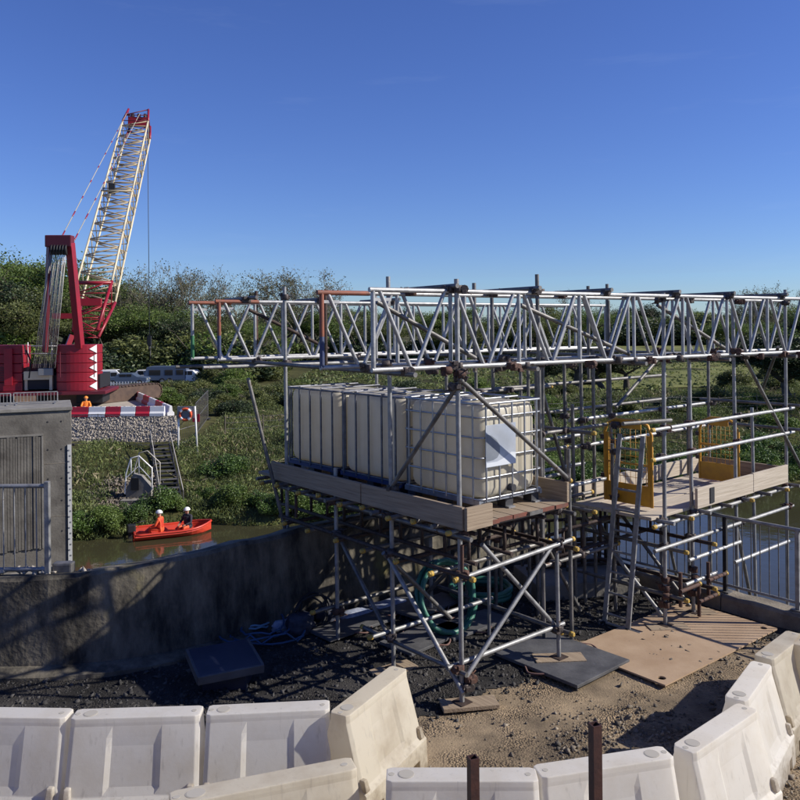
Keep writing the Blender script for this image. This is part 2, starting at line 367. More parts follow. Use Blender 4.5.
# ---- the yard: gravel ground between the old wall and the kerb
WALL = [(-30, 9.6), (-9, 8.75), (-4.6, 8.72), (-3.9, 8.74), (-3.3, 8.84), (-2.9, 8.98), (-2.5, 9.2), (-1.9, 9.62), (-0.14, 10.9), (1.1, 11.94), (2.4, 13.03)]
wx = np.array([p[0] for p in WALL]); wy = np.array([p[1] for p in WALL])
KC = Vector((2.4, 13.03, 0)); KD = Vector((0.643, -0.766, 0)); KN = Vector((-0.766, -0.643, 0))   # kerb corner, direction, inward normal
def inside(x, y, off=0.0):
    k = (x-KC.x)*KN.x + (y-KC.y)*KN.y
    return (y < np.interp(x, wx, wy)+0.15) & (k > -0.1)
def gz(x, y):
    return 0.022*smooth_noise(x*1.6, y*1.6, 5) + 0.012*smooth_noise(x*6, y*6, 9)
def grid_obj(name, xs, ys, zf, keep, matr, extra=None):
    X, Y = np.meshgrid(xs, ys); Z = zf(X, Y); nx = len(xs); idx = np.arange(X.size).reshape(len(ys), nx)
    F = np.stack([idx[:-1, :-1], idx[:-1, 1:], idx[1:, 1:], idx[1:, :-1]], -1)
    xc = (X[:-1, :-1]+X[1:, 1:])/2; yc = (Y[:-1, :-1]+Y[1:, 1:])/2
    F = F[keep(xc, yc)].reshape(-1, 4)
    used = np.unique(F); rm = np.zeros(X.size, int); rm[used] = np.arange(len(used))
    me = np_mesh(name, np.stack([X, Y, Z], -1).reshape(-1, 3)[used], rm[F]); me.materials.append(matr)
    me.polygons.foreach_set("use_smooth", np.ones(len(me.polygons), bool))
    o = bpy.data.objects.new(name, me); COL.objects.link(o); return o
m = bpy.data.materials.new("gravel_ground"); m.use_nodes = True; t = m.node_tree; b = t.nodes["Principled BSDF"]; b.inputs["Roughness"].default_value = 0.95
b.inputs["Specular IOR Level"].default_value = 0.15
geo = t.nodes.new("ShaderNodeNewGeometry")
n1 = t.nodes.new("ShaderNodeTexNoise"); n1.inputs["Scale"].default_value = 1.1; n1.inputs["Detail"].default_value = 7; n1.inputs["Roughness"].default_value = .65
vo = t.nodes.new("ShaderNodeTexVoronoi"); vo.inputs["Scale"].default_value = 48
r1 = t.nodes.new("ShaderNodeValToRGB"); e = r1.color_ramp.elements; e[0].position = .38; e[1].position = .62; e[0].color = (0.12, 0.094, 0.066, 1); e[1].color = (0.30, 0.23, 0.15, 1)
r2 = t.nodes.new("ShaderNodeValToRGB"); e = r2.color_ramp.elements; e[0].position = .0; e[1].position = 1; e[0].color = (.45, .45, .45, 1); e[1].color = (1.35, 1.3, 1.25, 1)
mx = t.nodes.new("ShaderNodeMix"); mx.data_type = 'RGBA'; mx.blend_type = 'MULTIPLY'; mx.inputs[0].default_value = .8
bp = t.nodes.new("ShaderNodeBump"); bp.inputs["Strength"].default_value = 0.9; bp.inputs["Distance"].default_value = 0.02; bp.invert = True
t.links.new(geo.outputs["Position"], n1.inputs["Vector"]); t.links.new(geo.outputs["Position"], vo.inputs["Vector"])
sep = t.nodes.new("ShaderNodeSeparateColor"); t.links.new(vo.outputs["Color"], sep.inputs[0])
t.links.new(n1.outputs[0], r1.inputs[0]); t.links.new(sep.outputs[0], r2.inputs[0])
t.links.new(r1.outputs[0], mx.inputs[6]); t.links.new(r2.outputs[0], mx.inputs[7]); t.links.new(mx.outputs[2], b.inputs["Base Color"])
t.links.new(vo.outputs["Distance"], bp.inputs["Height"]); t.links.new(bp.outputs[0], b.inputs["Normal"])
# trodden patches are smoother than the loose ones
n4 = t.nodes.new("ShaderNodeTexNoise"); n4.inputs["Scale"].default_value = 1.7; n4.inputs["Detail"].default_value = 5
mr_ = t.nodes.new("ShaderNodeMapRange"); mr_.inputs[1].default_value = .42; mr_.inputs[2].default_value = .62; mr_.inputs[3].default_value = .18; mr_.inputs[4].default_value = .95
t.links.new(geo.outputs["Position"], n4.inputs["Vector"]); t.links.new(n4.outputs[0], mr_.inputs[0]); t.links.new(mr_.outputs[0], mx.inputs[0]); t.links.new(mr_.outputs[0], bp.inputs["Strength"])
GRAVEL = m
xs = np.concatenate([np.linspace(-30, -7.5, 12), np.linspace(-7.4, 6.6, 236), np.linspace(7, 22, 12)])
ys = np.concatenate([np.linspace(-14, 0.6, 12), np.linspace(0.8, 4.6, 30), np.linspace(4.66, 13.3, 146)])
def yard_z(x, y):   # level gravel, rising as a bank towards the spot the photograph was taken from
    return gz(x, y) + np.interp(y, [-14, 0.8, 4.3, 20], [2.15, 2.1, 0, 0])
o = grid_obj("yard_ground", xs, ys, yard_z, lambda x, y: inside(x, y), GRAVEL)
tag(o, "trodden brown gravel ground of the work yard", kind="structure")

# loose stones of the gravel, uncountable
def stones(name, P, size, mname, label, parent=None, squash=0.65):
    n = len(P); r = np.random.rand(n, 1)
    base = np.array([(1, 0, 0), (-.5, .87, 0), (-.5, -.87, 0), (.3, .5, .8), (-.6, 0, .8), (.3, -.5, .8)])
    tri = np.array([(0, 1, 3), (1, 4, 3), (1, 2, 4), (2, 5, 4), (2, 0, 5), (0, 3, 5), (3, 4, 5), (0, 2, 1)])
    sc = np.asarray(size).reshape(-1, 1, 1) * (0.7+0.6*np.random.rand(n, 6, 1))
    vv = base[None]*sc*np.array([1, 1, squash])
    vv = vv + np.random.normal(size=vv.shape)*sc*0.10
    # random rotations
    q = np.random.normal(size=(n, 4)); q /= np.linalg.norm(q, axis=1)[:, None]; w, x, y, z = q.T
    RM = np.stack([1-2*(y*y+z*z), 2*(x*y-z*w), 2*(x*z+y*w), 2*(x*y+z*w), 1-2*(x*x+z*z), 2*(y*z-x*w), 2*(x*z-y*w), 2*(y*z+x*w), 1-2*(x*x+y*y)], 1).reshape(n, 3, 3)
    vv = np.einsum('nij,nkj->nki', RM, vv) + P[:, None]
    F = (tri[None]+6*np.arange(n)[:, None, None]).reshape(-1, 3)
    me = np_mesh(name, vv.reshape(-1, 3), F); me.materials.append(MATS[mname])
    o = bpy.data.objects.new(name, me); COL.objects.link(o); setparent(o, parent); tag(o, label, None if parent else "gravel", kind="stuff"); return o
n = 70000
gx = np.random.uniform(-6.2, 6.2, n); gy = np.random.uniform(4.6, 12.8, n)
front = (gx-0.9)*0.45+7.95+0.25*smooth_noise(gx*1.5, gy*1.5, 33)      # behind this line dark crushed stone, toned for tank shade; tan gravel before it
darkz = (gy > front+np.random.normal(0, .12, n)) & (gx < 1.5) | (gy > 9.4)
dens = np.where(darkz, 1.0, np.clip(0.25+0.85*smooth_noise(gx*1.3, gy*1.3, 21), .06, 1) + 0.5*((gx > 1.3) & (gy < 7.9) & (smooth_noise(gx*2, gy*2, 23) > -.2)))
k = inside(gx, gy) & (gy < np.interp(gx, wx, wy)-0.02) & (((gx-KC.x)*KN.x+(gy-KC.y)*KN.y) > 0.32) & (np.random.rand(n) < dens) & (np.abs(gx) < gy*0.56)
gx = gx[k]; gy = gy[k]; darkz = darkz[k]
sz = np.clip(np.random.lognormal(math.log(0.0120), 0.58, len(gx))*np.where(darkz, 1.1, 1.0), 0.005, 0.045)
G3 = np.stack([gx, gy, yard_z(gx, gy)+sz*0.15], 1)
stones("gravel", G3[~darkz], sz[~darkz], "stone", "loose tan and brown gravel stones strewn over the trodden yard")
stones("shade_toned_crushed_stone", G3[darkz], sz[darkz], "stone_shade_toned", "dark crushed stone spread beside the wall and under the scaffold, tank shade painted into its tone")

# bed of dark crushed stone; the tanks' shade is put into its colour too
GD_ = GRAVEL.copy(); GD_.name = "shade_toned_stone_bed"
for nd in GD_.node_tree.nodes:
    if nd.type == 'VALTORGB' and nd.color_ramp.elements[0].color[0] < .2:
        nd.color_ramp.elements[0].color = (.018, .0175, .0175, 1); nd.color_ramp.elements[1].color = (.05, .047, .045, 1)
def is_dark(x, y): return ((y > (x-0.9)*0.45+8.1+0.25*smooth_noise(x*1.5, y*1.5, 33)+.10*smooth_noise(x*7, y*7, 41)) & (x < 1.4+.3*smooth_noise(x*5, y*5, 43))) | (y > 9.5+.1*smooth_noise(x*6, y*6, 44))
o = grid_obj("shade_toned_stone_bed", np.linspace(-7.4, 6.6, 330), np.linspace(6.2, 13.3, 168), lambda x, y: yard_z(x, y)+.007, lambda x, y: inside(x, y) & is_dark(x, y), GD_)
tag(o, "bed of dark crushed stone beside the wall, tank shade painted into its colour", kind="structure")

# ---- old concrete wall round the yard (its outer side drops to the river)
def loft(mb, line, prof):
    """prof(i, s) -> list of (offset outward, z) round a closed section"""
    pts = [Vector((x, y, 0)) for x, y in line]; rings = []
    for i, p in enumerate(pts):
        a = pts[max(i-1, 0)]; c = pts[min(i+1, len(pts)-1)]; d = (c-a).normalized(); nrm = Vector((-d.y, d.x, 0))
        rings.append([p+nrm*o+Vector((0, 0, z)) for o, z in prof(p)])
    k = len(rings[0]); base = len(mb.v)
    for r_ in rings: mb.v += [tuple(v) for v in r_]
    for i in range(len(rings)-1):
        for j in range(k):
            mb.f.append([base+i*k+j, base+i*k+(j+1) % k, base+(i+1)*k+(j+1) % k, base+(i+1)*k+j]); mb.sm.append(False)
    mb.f.append(list(range(base, base+k))); mb.sm.append(False)
    mb.f.append(list(range(base+(len(rings)-1)*k, base+len(rings)*k))[::-1]); mb.sm.append(False)
    return mb
line = []
for (x0, y0), (x1, y1) in zip(WALL[:-1], WALL[1:]):
    L = math.hypot(x1-x0, y1-y0); nseg = max(1, int(L/0.25))
    for i in range(nseg): line.append((x0+(x1-x0)*i/nseg, y0+(y1-y0)*i/nseg))
line.append(WALL[-1])
def wtop(p): return float(np.interp(p.x, [-5, -3, -1, 1, 2.4], [0.98, 1.08, 1.2, 1.3, 1.34])) + 0.012*math.sin(p.x*9)+0.01*math.sin(p.x*23)
m = bpy.data.materials.new("old_concrete"); m.use_nodes = True; t = m.node_tree; b = t.nodes["Principled BSDF"]; b.inputs["Roughness"].default_value = .92
geo = t.nodes.new("ShaderNodeNewGeometry")
mp = t.nodes.new("ShaderNodeMapping"); mp.inputs["Scale"].default_value = (1, 1, .35); t.links.new(geo.outputs["Position"], mp.inputs[0])
n1 = t.nodes.new("ShaderNodeTexNoise"); n1.inputs["Scale"].default_value = 2.2; n1.inputs["Detail"].default_value = 9; n1.inputs["Roughness"].default_value = .68
n2 = t.nodes.new("ShaderNodeTexNoise"); n2.inputs["Scale"].default_value = 16; n2.inputs["Detail"].default_value = 6
n3 = t.nodes.new("ShaderNodeTexNoise"); n3.inputs["Scale"].default_value = 1.1; n3.inputs["Detail"].default_value = 6
t.links.new(mp.outputs[0], n1.inputs["Vector"]); t.links.new(geo.outputs["Position"], n2.inputs["Vector"]); t.links.new(geo.outputs["Position"], n3.inputs["Vector"])
r1 = t.nodes.new("ShaderNodeValToRGB"); e = r1.color_ramp.elements; e[0].position = .40; e[1].position = .74; e[0].color = (0.020, 0.018, 0.015, 1); e[1].color = (0.25, 0.22, 0.165, 1)
r3 = t.nodes.new("ShaderNodeValToRGB"); e = r3.color_ramp.elements; e[0].position = .58; e[1].position = .72; e[0].color = (0, 0, 0, 1); e[1].color = (1, 1, 1, 1)
mx = t.nodes.new("ShaderNodeMix"); mx.data_type = 'RGBA'; mx.inputs[7].default_value = (0.21, 0.18, 0.055, 1)
t.links.new(r3.outputs[0], mx.inputs[0]); t.links.new(n1.outputs[0], r1.inputs[0]); t.links.new(r1.outputs[0], mx.inputs[6]); t.links.new(n3.outputs[0], r3.inputs[0])
t.links.new(mx.outputs[2], b.inputs["Base Color"])
bp = t.nodes.new("ShaderNodeBump"); bp.inputs["Strength"].default_value = .5; bp.inputs["Distance"].default_value = .03; t.links.new(n2.outputs[0], bp.inputs["Height"]); t.links.new(bp.outputs[0], b.inputs["Normal"])
MATS["old_concrete"] = m
mb = loft(MB(), line, lambda p: [(0, -0.3), (0.09, wtop(p)-0.04), (0.13, wtop(p)), (0.42, wtop(p)-0.05), (0.46, wtop(p)-0.10), (0.60, -6.5), (0.3, -6.5)])
o = mb.build("retaining_wall", "old_concrete"); tag(o, "long weathered concrete wall curving behind the gravel yard", "wall")
# footing ledge at the base of the wall
o2 = loft(MB(), [p for p in line if -9 < p[0] < -1.5], lambda p: [(-0.22, -0.2), (-0.20, 0.035), (-0.03, 0.075), (0.05, 0.07), (0.05, -0.2)]).build("footing", "old_concrete", o)

# ---- kerb along the water side and quay face below it
def kpt(s, n=0.0, z=0.0): return KC + KD*s + KN*n + Vector((0, 0, z))
kt = thing("quay_kerb", "rough concrete kerb along the water edge under the steel railing", "kerb", kpt(3, 0, 0))
mb = MB()
kp = [(kpt(s, 0)) for s in np.arange(-0.2, 16, 0.3)]
for s0 in np.arange(-0.1, 15.9, 1.6):
    ss = np.linspace(s0, s0+1.585, 9); mb = MB(); rings = []
    for s in ss:
        j = 0.008*math.sin(s*11); rings.append([kpt(s, 0.30+j, -0.15), kpt(s, 0.28+j, 0.17+j), kpt(s, 0.25, 0.20+j), kpt(s, -0.02, 0.2+j), kpt(s, -0.04, 0.1), kpt(s, -0.04, -0.15)])
    for r_ in rings: mb.v += [tuple(v) for v in r_]
    for i in range(8):
        for q in range(6): mb.f.append([i*6+q, i*6+(q+1) % 6, (i+1)*6+(q+1) % 6, (i+1)*6+q]); mb.sm.append(False)
    mb.f.append([0, 1, 2, 3, 4, 5]); mb.sm.append(False); mb.f.append([53, 52, 51, 50, 49, 48]); mb.sm.append(False)
    mb.build("kerb_stone", "kerb_concrete", kt)
mb = MB(); mb.add([kpt(-0.3, -0.05, -0.02), kpt(16, -0.05, -0.02), kpt(16, -0.12, -6.5), kpt(-0.3, -0.12, -6.5), kpt(-0.3, 0.4, -0.14), kpt(16, 0.4, -0.14)], [(0, 1, 2, 3), (4, 5, 1, 0)])
o = mb.build("quay_face", "concrete_pier", None); tag(o, "concrete quay face dropping from the kerb to the water", kind="structure")

# ---- big concrete pier standing in the river
pd = 29.0
pr = atd(72, 480, pd).x; pt_, pb_ = 0.85, -6.8
PA = math.atan2(.40, .916)                                  # the pier face turns away from the water side
PC = Vector((pr, pd, 0)); PX = Vector((math.cos(PA), math.sin(PA), 0)); PY = Vector((-math.sin(PA), math.cos(PA), 0))
PM = Matrix.Rotation(PA, 3, 'Z')
def pp_(a, d_, z): return PC+PX*a+PY*d_+Vector((0, 0, z))
pier = thing("concrete_pier", "tall grey concrete river pier with ribbed panel and gauge board", "pier", pp_(-4, 1, -5), PA)
MB().box(pp_(-5, 1.5, (pt_+pb_)/2), (10, 3, pt_-pb_), PM).build("shaft", "concrete_pier", pier, bevel=0.03)
MB().box(pp_(-5, 1.47, pt_+0.06), (10.06, 3.1, 0.12), PM).build("coping", "concrete", pier, bevel=0.02)
x0, x1 = -3.4, -1.0
zt = atd(46, 436, pd-.4).z; zb = atd(46, 548, pd-.4).z
mb = MB(); xx = x0
while xx < x1-0.05:
    w_ = random.uniform(0.07, 0.11); mb.box(pp_(xx+w_/2, -0.02-random.random()*0.03, (zt+zb)/2+random.uniform(-.04, .04)), (w_*0.86, 0.05, zt-zb), PM); xx += w_
mb.build("ribbed_panel", "concrete_pier", pier)
MB().box(pp_((x0+x1)/2, -0.02, zt+0.05), (x1-x0+0.12, 0.09, 0.06), PM).build("panel_trim", "concrete", pier)
MB().box(pp_(x1+0.03, -0.02, (zt+zb)/2), (0.06, 0.09, zt-zb), PM).build("panel_trim", "concrete", pier)
gb = MB().box(pp_(-0.08, -0.03, -2.7), (0.13, 0.04, 4.6), PM).build("gauge_board", "gauge_white", pier)
for i in range(22):
    MB().box(pp_(-0.10 if i % 2 else -0.06, -0.056, -4.8+i*0.2), (0.05, 0.01, 0.05), PM).build("gauge_mark", "grey_steel", gb)
MB().box(pp_(-5.3, -0.4, -5.05), (9.4, 1.0, 0.5), PM).build("plinth", "concrete", pier, bevel=0.03)
for z in (-1.05, -2.95):                                   # lift joints and tie holes left by the formwork
    MB().box(pp_(-.55, -0.003, z), (.86, 0.006, 0.025), PM).build("lift_joint", "kerb_concrete", pier)
for z in (.45, -.55, -1.6, -2.4, -3.5):
    for a_ in (-.35, -.8): MB().tube(pp_(a_, -.004, z), pp_(a_, .02, z), .035, 8).build("tie_hole", "dark_steel", pier)
# pedestrian barriers on top of the pier
def ped_barrier(a0, a1, d_, label):
    a = pp_(a0, d_, 0); b_ = pp_(a1, d_, 0); t = thing("pedestrian_barrier", label, "barrier", pp_((a0+a1)/2, d_, pt_+0.12), PA)
    z0 = pt_+0.14; z1 = z0+0.42; up = Vector((0, 0, 1))
    for za in (z0+0.06, z1): tube("rail", a+up*za, b_+up*za, 0.022, "galv", t, 6)
    n = int((b_-a).length/0.11)
    for i in range(n+1):
        p = a.lerp(b_, i/n); tube("bar", p+up*(z0+0.06), p+up*z1, 0.010 if 0 < i < n else 0.022, "galv", t, 5)
    for f in (.06, .94): MB().box(a.lerp(b_, f)+up*z0, (0.06, 0.5, 0.04), PM).build("foot", "galv", t)
ped_barrier(-3.9, -2.05, 1.6, "grey steel crowd barrier of bars on the pier directly above its ribbed panel")
ped_barrier(-1.95, -.45, 1.7, "grey steel crowd barrier of bars on the end of the pier")

# sunlit field beyond the river
m = bpy.data.materials.new("field_grass"); m.use_nodes = True; t = m.node_tree; b = t.nodes["Principled BSDF"]; b.inputs["Roughness"].default_value = .95; b.inputs["Specular IOR Level"].default_value = .1
geo = t.nodes.new("ShaderNodeNewGeometry"); n1 = t.nodes.new("ShaderNodeTexNoise"); n1.inputs["Scale"].default_value = .22; n1.inputs["Detail"].default_value = 10; n1.inputs["Roughness"].default_value = .75
r1 = t.nodes.new("ShaderNodeValToRGB"); e = r1.color_ramp.elements; e[0].position = .3; e[1].position = .7; e[0].color = (.085, .10, .032, 1); e[1].color = (.225, .225, .08, 1)
t.links.new(geo.outputs["Position"], n1.inputs["Vector"]); t.links.new(n1.outputs[0], r1.inputs[0]); t.links.new(r1.outputs[0], b.inputs["Base Color"])
o = grid_obj("field", np.linspace(10, 110, 60), np.linspace(76, 215, 60), lambda x, y: terrain_z(x, y)+.05, lambda x, y: (x/y > .20) & (x/y < .52), m)
tag(o, "sunlit yellow green field beyond the bank", kind="structure")

# ================================================================== LATTICE GIRDERS
T = Vector((0.835, 0.55, 0)).normalized()
ZB, ZT = 3.35, 4.10
def girder(label, P, L, zb, zt, end_top, end_bot, chord_paint, far_band=None, flip=0, dz=0.0, mt="alloy"):
    P = Vector((P[0], P[1], 0)); t = thing("lattice_girder", label, "girder", P+Vector((0, 0, zb)), group="lattice girders laid across the scaffold")
    def q(s, z): return P+T*s+Vector((0, 0, z+dz*s))
    r = 0.0245
    tube("top_chord", q(-0.04, zt), q(L, zt), r, mt, t)
    tube("bottom_chord", q(-0.02, zb), q(L, zb), r, mt, t)
    if chord_paint: tube("paint_band", q(-0.05, zt), q(0.55, zt), r+0.002, "orange_paint", t)
    n = int(L/0.9)
    for k in range(n+1):
        s = k*0.9
        if k == 0:
            zm = zb+(zt-zb)*0.52
            if end_bot: tube("paint_band", q(s, zb), q(s, zm-0.08), 0.025, end_bot, t)
            if end_top: tube("paint_band", q(s, zm-.08), q(s, zt), 0.025, end_top, t)
            tube("post", q(s, zb), q(s, zt), 0.0225, mt, t)
            MB().box(q(s+0.1, zt-0.09), (0.2, 0.012, 0.03), Matrix.Rotation(math.atan2(T.y, T.x), 3, 'Z')).build("end_strut", mt, t)
        else:
            tube("post", q(s, zb), q(s, zt), 0.021, mt, t)
        if s+0.85 <= L:
            tube("diagonal", q(s+0.07, zt), q(s+0.42, zb), 0.0205, mt, t)
            tube("diagonal", q(s+0.48, zb), q(s+0.83, zt), 0.0205, mt, t)
    if far_band: tube("paint_band", q(n*0.9, zb+.28), q(n*0.9, zb+.42), 0.026, far_band, t)
    return t
GD, GC, GB, GA = (-0.25, 7.45), (-0.78, 7.98), (-2.34, 10.35), (-2.79, 10.75)
girder("silver lattice girder clamped to the pole beside the nearest tank's corner", GD, 7.25, ZB, ZT, None, None, False)
girder("silver lattice girder with orange and blue painted end above the middle tank", GC, 8.15, ZB, ZT, "orange_paint", "blue_paint", True, "green_paint")
girder("silver lattice girder with blue post end and worn orange top over the wall", GB, 7.3, ZB, ZT, "orange_paint", "blue_paint", True)
girder("silver lattice girder farthest out, its bare end post marked with green paint", GA, 7.3, ZB, ZT, None, "green_paint", True)

# ================================================================== SCAFFOLD FITTINGS
mb = MB()
mb.tube((0, 0, -0.035), (0, 0, 0.035), 0.040, 8); mb.tube((-0.035, 0.055, 0), (0.035, 0.055, 0), 0.040, 8)
mb.box((0.042, 0.015, 0.0), (0.035, 0.05, 0.045)); mb.box((-0.04, 0.05, 0.03), (0.03, 0.05, 0.04)); mb.tube((0.03, -0.01, 0.012), (0.075, -0.04, 0.012), 0.008, 6); mb.tube((-.03, .07, .03), (-.045, .12, .05), 0.008, 6)
COUP = mb.mesh("coupler", 0.004, 1); COUP.materials.append(MATS["coupler"])
COUPR = COUP.copy(); COUPR.materials.clear(); COUPR.materials.append(MATS["rust"])
def coupler(p, parent, rz=None, red=False):
    rz = random.uniform(0, 6.28) if rz is None else rz
    return inst("coupler", COUPR if red else COUP, Matrix.Translation(p) @ Matrix.Rotation(rz, 4, 'Z') @ Matrix.Rotation(random.choice((0, math.pi)), 4, 'X') @ Matrix.Scale(1.05, 4), parent)
mb = MB().tube((0, 0, -0.03), (0, 0, 0.014), 0.0275, 10).tube((0, 0, 0.014), (0, 0, 0.024), 0.0275, 10, 0.018)
CAPM = mb.mesh("end_cap"); CAPM.materials.append(MATS["yellow_cap"])
def end_cap(p, d, parent):
    return inst("end_cap", CAPM, Matrix.Translation(p) @ Vector(d).to_track_quat('Z', 'Y').to_matrix().to_4x4(), parent)
def rail(name, a, b, m, parent, cap0=False, cap1=False, r=0.0242):
    a = Vector(a); b = Vector(b); tube(name, a, b, r, m, parent); d = (b-a).normalized()
    if cap0: end_cap(a, -d, parent)
    if cap1: end_cap(b, d, parent)
mb = MB().box((0, 0, 0.004), (0.15, 0.15, 0.008)).tube((0, 0, 0), (0, 0, 0.05), 0.019, 8)
BASEP = mb.mesh("base_plate"); BASEP.materials.append(MATS["rust_dark"])

def sole_board(p, rz, L, W_, label, z=0.0):
    o = MB().box((0, 0, 0.0195), (L, W_, 0.039)).build("sole_board", "board", None, bevel=0.004)
    o.location = (p[0], p[1], z); o.rotation_euler = (random.uniform(-.01, .01), random.uniform(-.01, .01), rz)
    return tag(o, label, "board", "sole boards under the scaffold standards")
def ladder_beam(parent, a, b, zt_, zb_, m="rust_dark", step=0.36):
    a = Vector(a); b = Vector(b); d = (b-a); n = int(d.length/step)
    mb = MB(); up = Vector((0, 0, 1))
    mb.tube(a+up*zt_, b+up*zt_, 0.024, 8); mb.tube(a+up*zb_, b+up*zb_, 0.024, 8)
    for i in range(n+1):
        p = a+d*((i+0.3)/(n+0.6)); mb.tube(p+up*zb_, p+up*zt_, 0.019, 6)
    return mb.build("ladder_beam", m, parent)

# ================================================================== TANK PLATFORM SCAFFOLD
O = Vector((0.58, 7.9, 0))
def F_(a, b, z): return O+V*a+U*b+Vector((0, 0, z))
sc = thing("tank_scaffold", "steel tube scaffold platform carrying the cream water tanks on planks", "scaffold", O)
DZ = 1.80
near = [(0, 0.045, 4.22), (1.06, 0.045, 4.30), (2.1, 0.045, 2.08), (3.2, 1.16, 4.28)]
for b_, z0, z1 in near:
    tube("standard", F_(0, b_, z0), F_(0, b_, z1), 0.0242, "galv", sc)
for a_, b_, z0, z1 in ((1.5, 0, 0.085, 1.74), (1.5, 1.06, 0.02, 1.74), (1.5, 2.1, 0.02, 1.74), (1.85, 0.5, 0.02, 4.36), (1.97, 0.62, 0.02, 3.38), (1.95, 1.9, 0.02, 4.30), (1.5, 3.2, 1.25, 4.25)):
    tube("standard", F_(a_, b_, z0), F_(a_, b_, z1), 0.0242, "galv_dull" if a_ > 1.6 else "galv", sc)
for a_, b_, z0 in ((0, 0, 0.040), (1.5, 0, 0.079), (0, 1.06, 0.039)):
    inst("base_plate", BASEP, Matrix.Translation(F_(a_, b_, z0)) @ Matrix.Rotation(ANG, 4, 'Z'), sc)
# ledgers
rail("ledger", F_(-.05, -0.12, 0.36), F_(-.05, 1.55, 0.36), "galv_dull", sc, False, True)
rail("ledger", F_(-0.15, 0.05, 0.40), F_(1.65, 0.05, 0.40), "galv", sc, False, False)
rail("ledger", F_(-0.28, 1.12, 0.42), F_(1.62, 1.12, 0.42), "galv", sc, True, False)
rail("ledger", F_(1.55, -0.15, 0.36), F_(1.55, 2.3, 0.36), "galv_dull", sc, True, False)
rail("ledger", F_(-0.32, 2.16, 0.42), F_(1.62, 2.16, 0.42), "galv_dull", sc, True, False)
rail("ledger", F_(-0.12, -0.05, 1.28), F_(1.7, -0.05, 1.36), "galv", sc, True, True)
for a_ in (-0.05, 1.55):
    rail("ledger", F_(a_, -0.22, 1.31), F_(a_, 3.3, 1.31), "rust_dark", sc, True, False)
    rail("ledger", F_(a_, -0.2, 1.69), F_(a_, 3.45, 1.69), "galv_dull", sc, False, False)
for a_ in (0.22, 0.75, 1.28):
    ladder_beam(sc, F_(a_, 0.0, 0), F_(a_, 3.8, 0), 1.66, 1.36)
for i, b_ in enumerate(np.arange(0.0, 3.85, 0.29)):
    ext = random.choice((0.12, 0.17, 0.22)); rail("transom", F_(-ext, b_, 1.735), F_(1.56+random.uniform(0, .1), b_, 1.735), "galv_dull", sc, i % 3 != 1, True)
for i, b_ in enumerate((0.25, 0.8, 1.35, 1.9, 2.5, 3.0)):
    rail("transom", F_(-0.16-random.random()*.1, b_, 1.335-.05), F_(1.66, b_, 1.285), "rust_dark" if i % 2 else "galv_dull", sc, True, True)
for b_ in (0.12, 3.1):
    MB().path([F_(-.06, b_-.2, 1.36), F_(-.06, b_-.2, 1.62)], 0.02, 6).build("puncheon", "rust", sc)
# braces
rail("brace", F_(-0.04, 1.12, 1.28), F_(-0.04, -0.06, 0.16), "galv", sc)
rail("brace", F_(0.02, -0.04, 0.30), F_(1.34, -0.04, 1.34), "galv", sc)
rail("brace", F_(0.36, 0.06, 1.52), F_(1.62, 0.06, 0.30), "galv", sc, False, True)
rail("brace", F_(0.9, 1.1, 0.35), F_(-0.1, 1.1, 1.3), "galv_dull", sc)
rail("brace", F_(0.06, 1.1, 0.2), F_(0.06, 2.2, 1.3), "galv_dull", sc)
rail("brace", F_(1.45, 2.2, 0.2), F_(1.45, 1.0, 1.3), "galv_dull", sc)
rail("brace", F_(-0.03, -0.05, 3.22), F_(-0.03, 1.12, 1.92), "galv_dull", sc)
rail("brace", F_(-0.05, -0.05, 3.24), F_(1.66, -0.05, 2.02), "galv_dull", sc, False, True)
rail("raker", F_(-0.03, 3.22, 1.16), atd(248, 378, 10.25), "galv_dull", sc)
# long diagonals inside the girder line
def TG(g, s, off, z): return Vector((g[0], g[1], 0))+T*s+Vector((-T.y, T.x, 0))*off+Vector((0, 0, z))
# couplers
for b_ in (0, 1.06, 2.1):
    for z in (0.38, 1.31, 1.70): coupler(F_(-0.02, b_, z), sc, red=random.random() < .35)
for b_ in (0, 1.06): 
    for z in (3.28, 3.36, 4.12): coupler(F_(0, b_, z), sc, red=random.random() < .4)
for z in (3.16, 3.24, 3.30): coupler(F_(-.02, 0, z), sc)
for z in (0.38, 1.31, 1.36, 1.69): coupler(F_(1.52, 0, z), sc)
for z in (3.3, 4.15): coupler(F_(0, 3.2, z), sc); coupler(F_(1.85, 0.5, z), sc)
coupler(F_(-0.02, 1.1, 1.92), sc); coupler(F_(-0.02, 1.06, 2.0), sc); coupler(F_(1.62, -.04, 2.05), sc)
coupler(F_(0.0, -0.04, .2), sc); coupler(F_(.05, -0.04, .26), sc, red=True)
# planks of the deck
nb = 7; w_ = 0.213
for i in range(nb):
    a_ = 0.0+w_*(i+0.5)*1.035
    b0 = -0.08-random.uniform(0, .04); b1 = 3.92+random.uniform(-.05, .05)
    o = MB().box(F_(a_, (b0+b1)/2, DZ-0.019), (w_-0.006, b1-b0, 0.038), Matrix.Rotation(ANG, 3, 'Z')).build("deck_board", "board_red" if i % 3 else "board", sc, bevel=0.003, seg=1)
    MB().box(F_(a_, b0-0.004, DZ-0.019), (w_-0.004, 0.012, 0.040), Matrix.Rotation(ANG, 3, 'Z')).build("board_end_band", "board_end" if i % 4 else "galv_dull", o)
RZ = Matrix.Rotation(ANG, 3, 'Z')
MB().box(F_(-0.055, 0.71, 1.875), (0.038, 1.62, 0.225), RZ).build("toe_board", "board_red", sc, bevel=0.004)
MB().box(F_(-0.062, 2.50, 1.885), (0.038, 1.94, 0.225), RZ @ Matrix.Rotation(.006, 3, 'X')).build("toe_board", "board", sc, bevel=0.004)
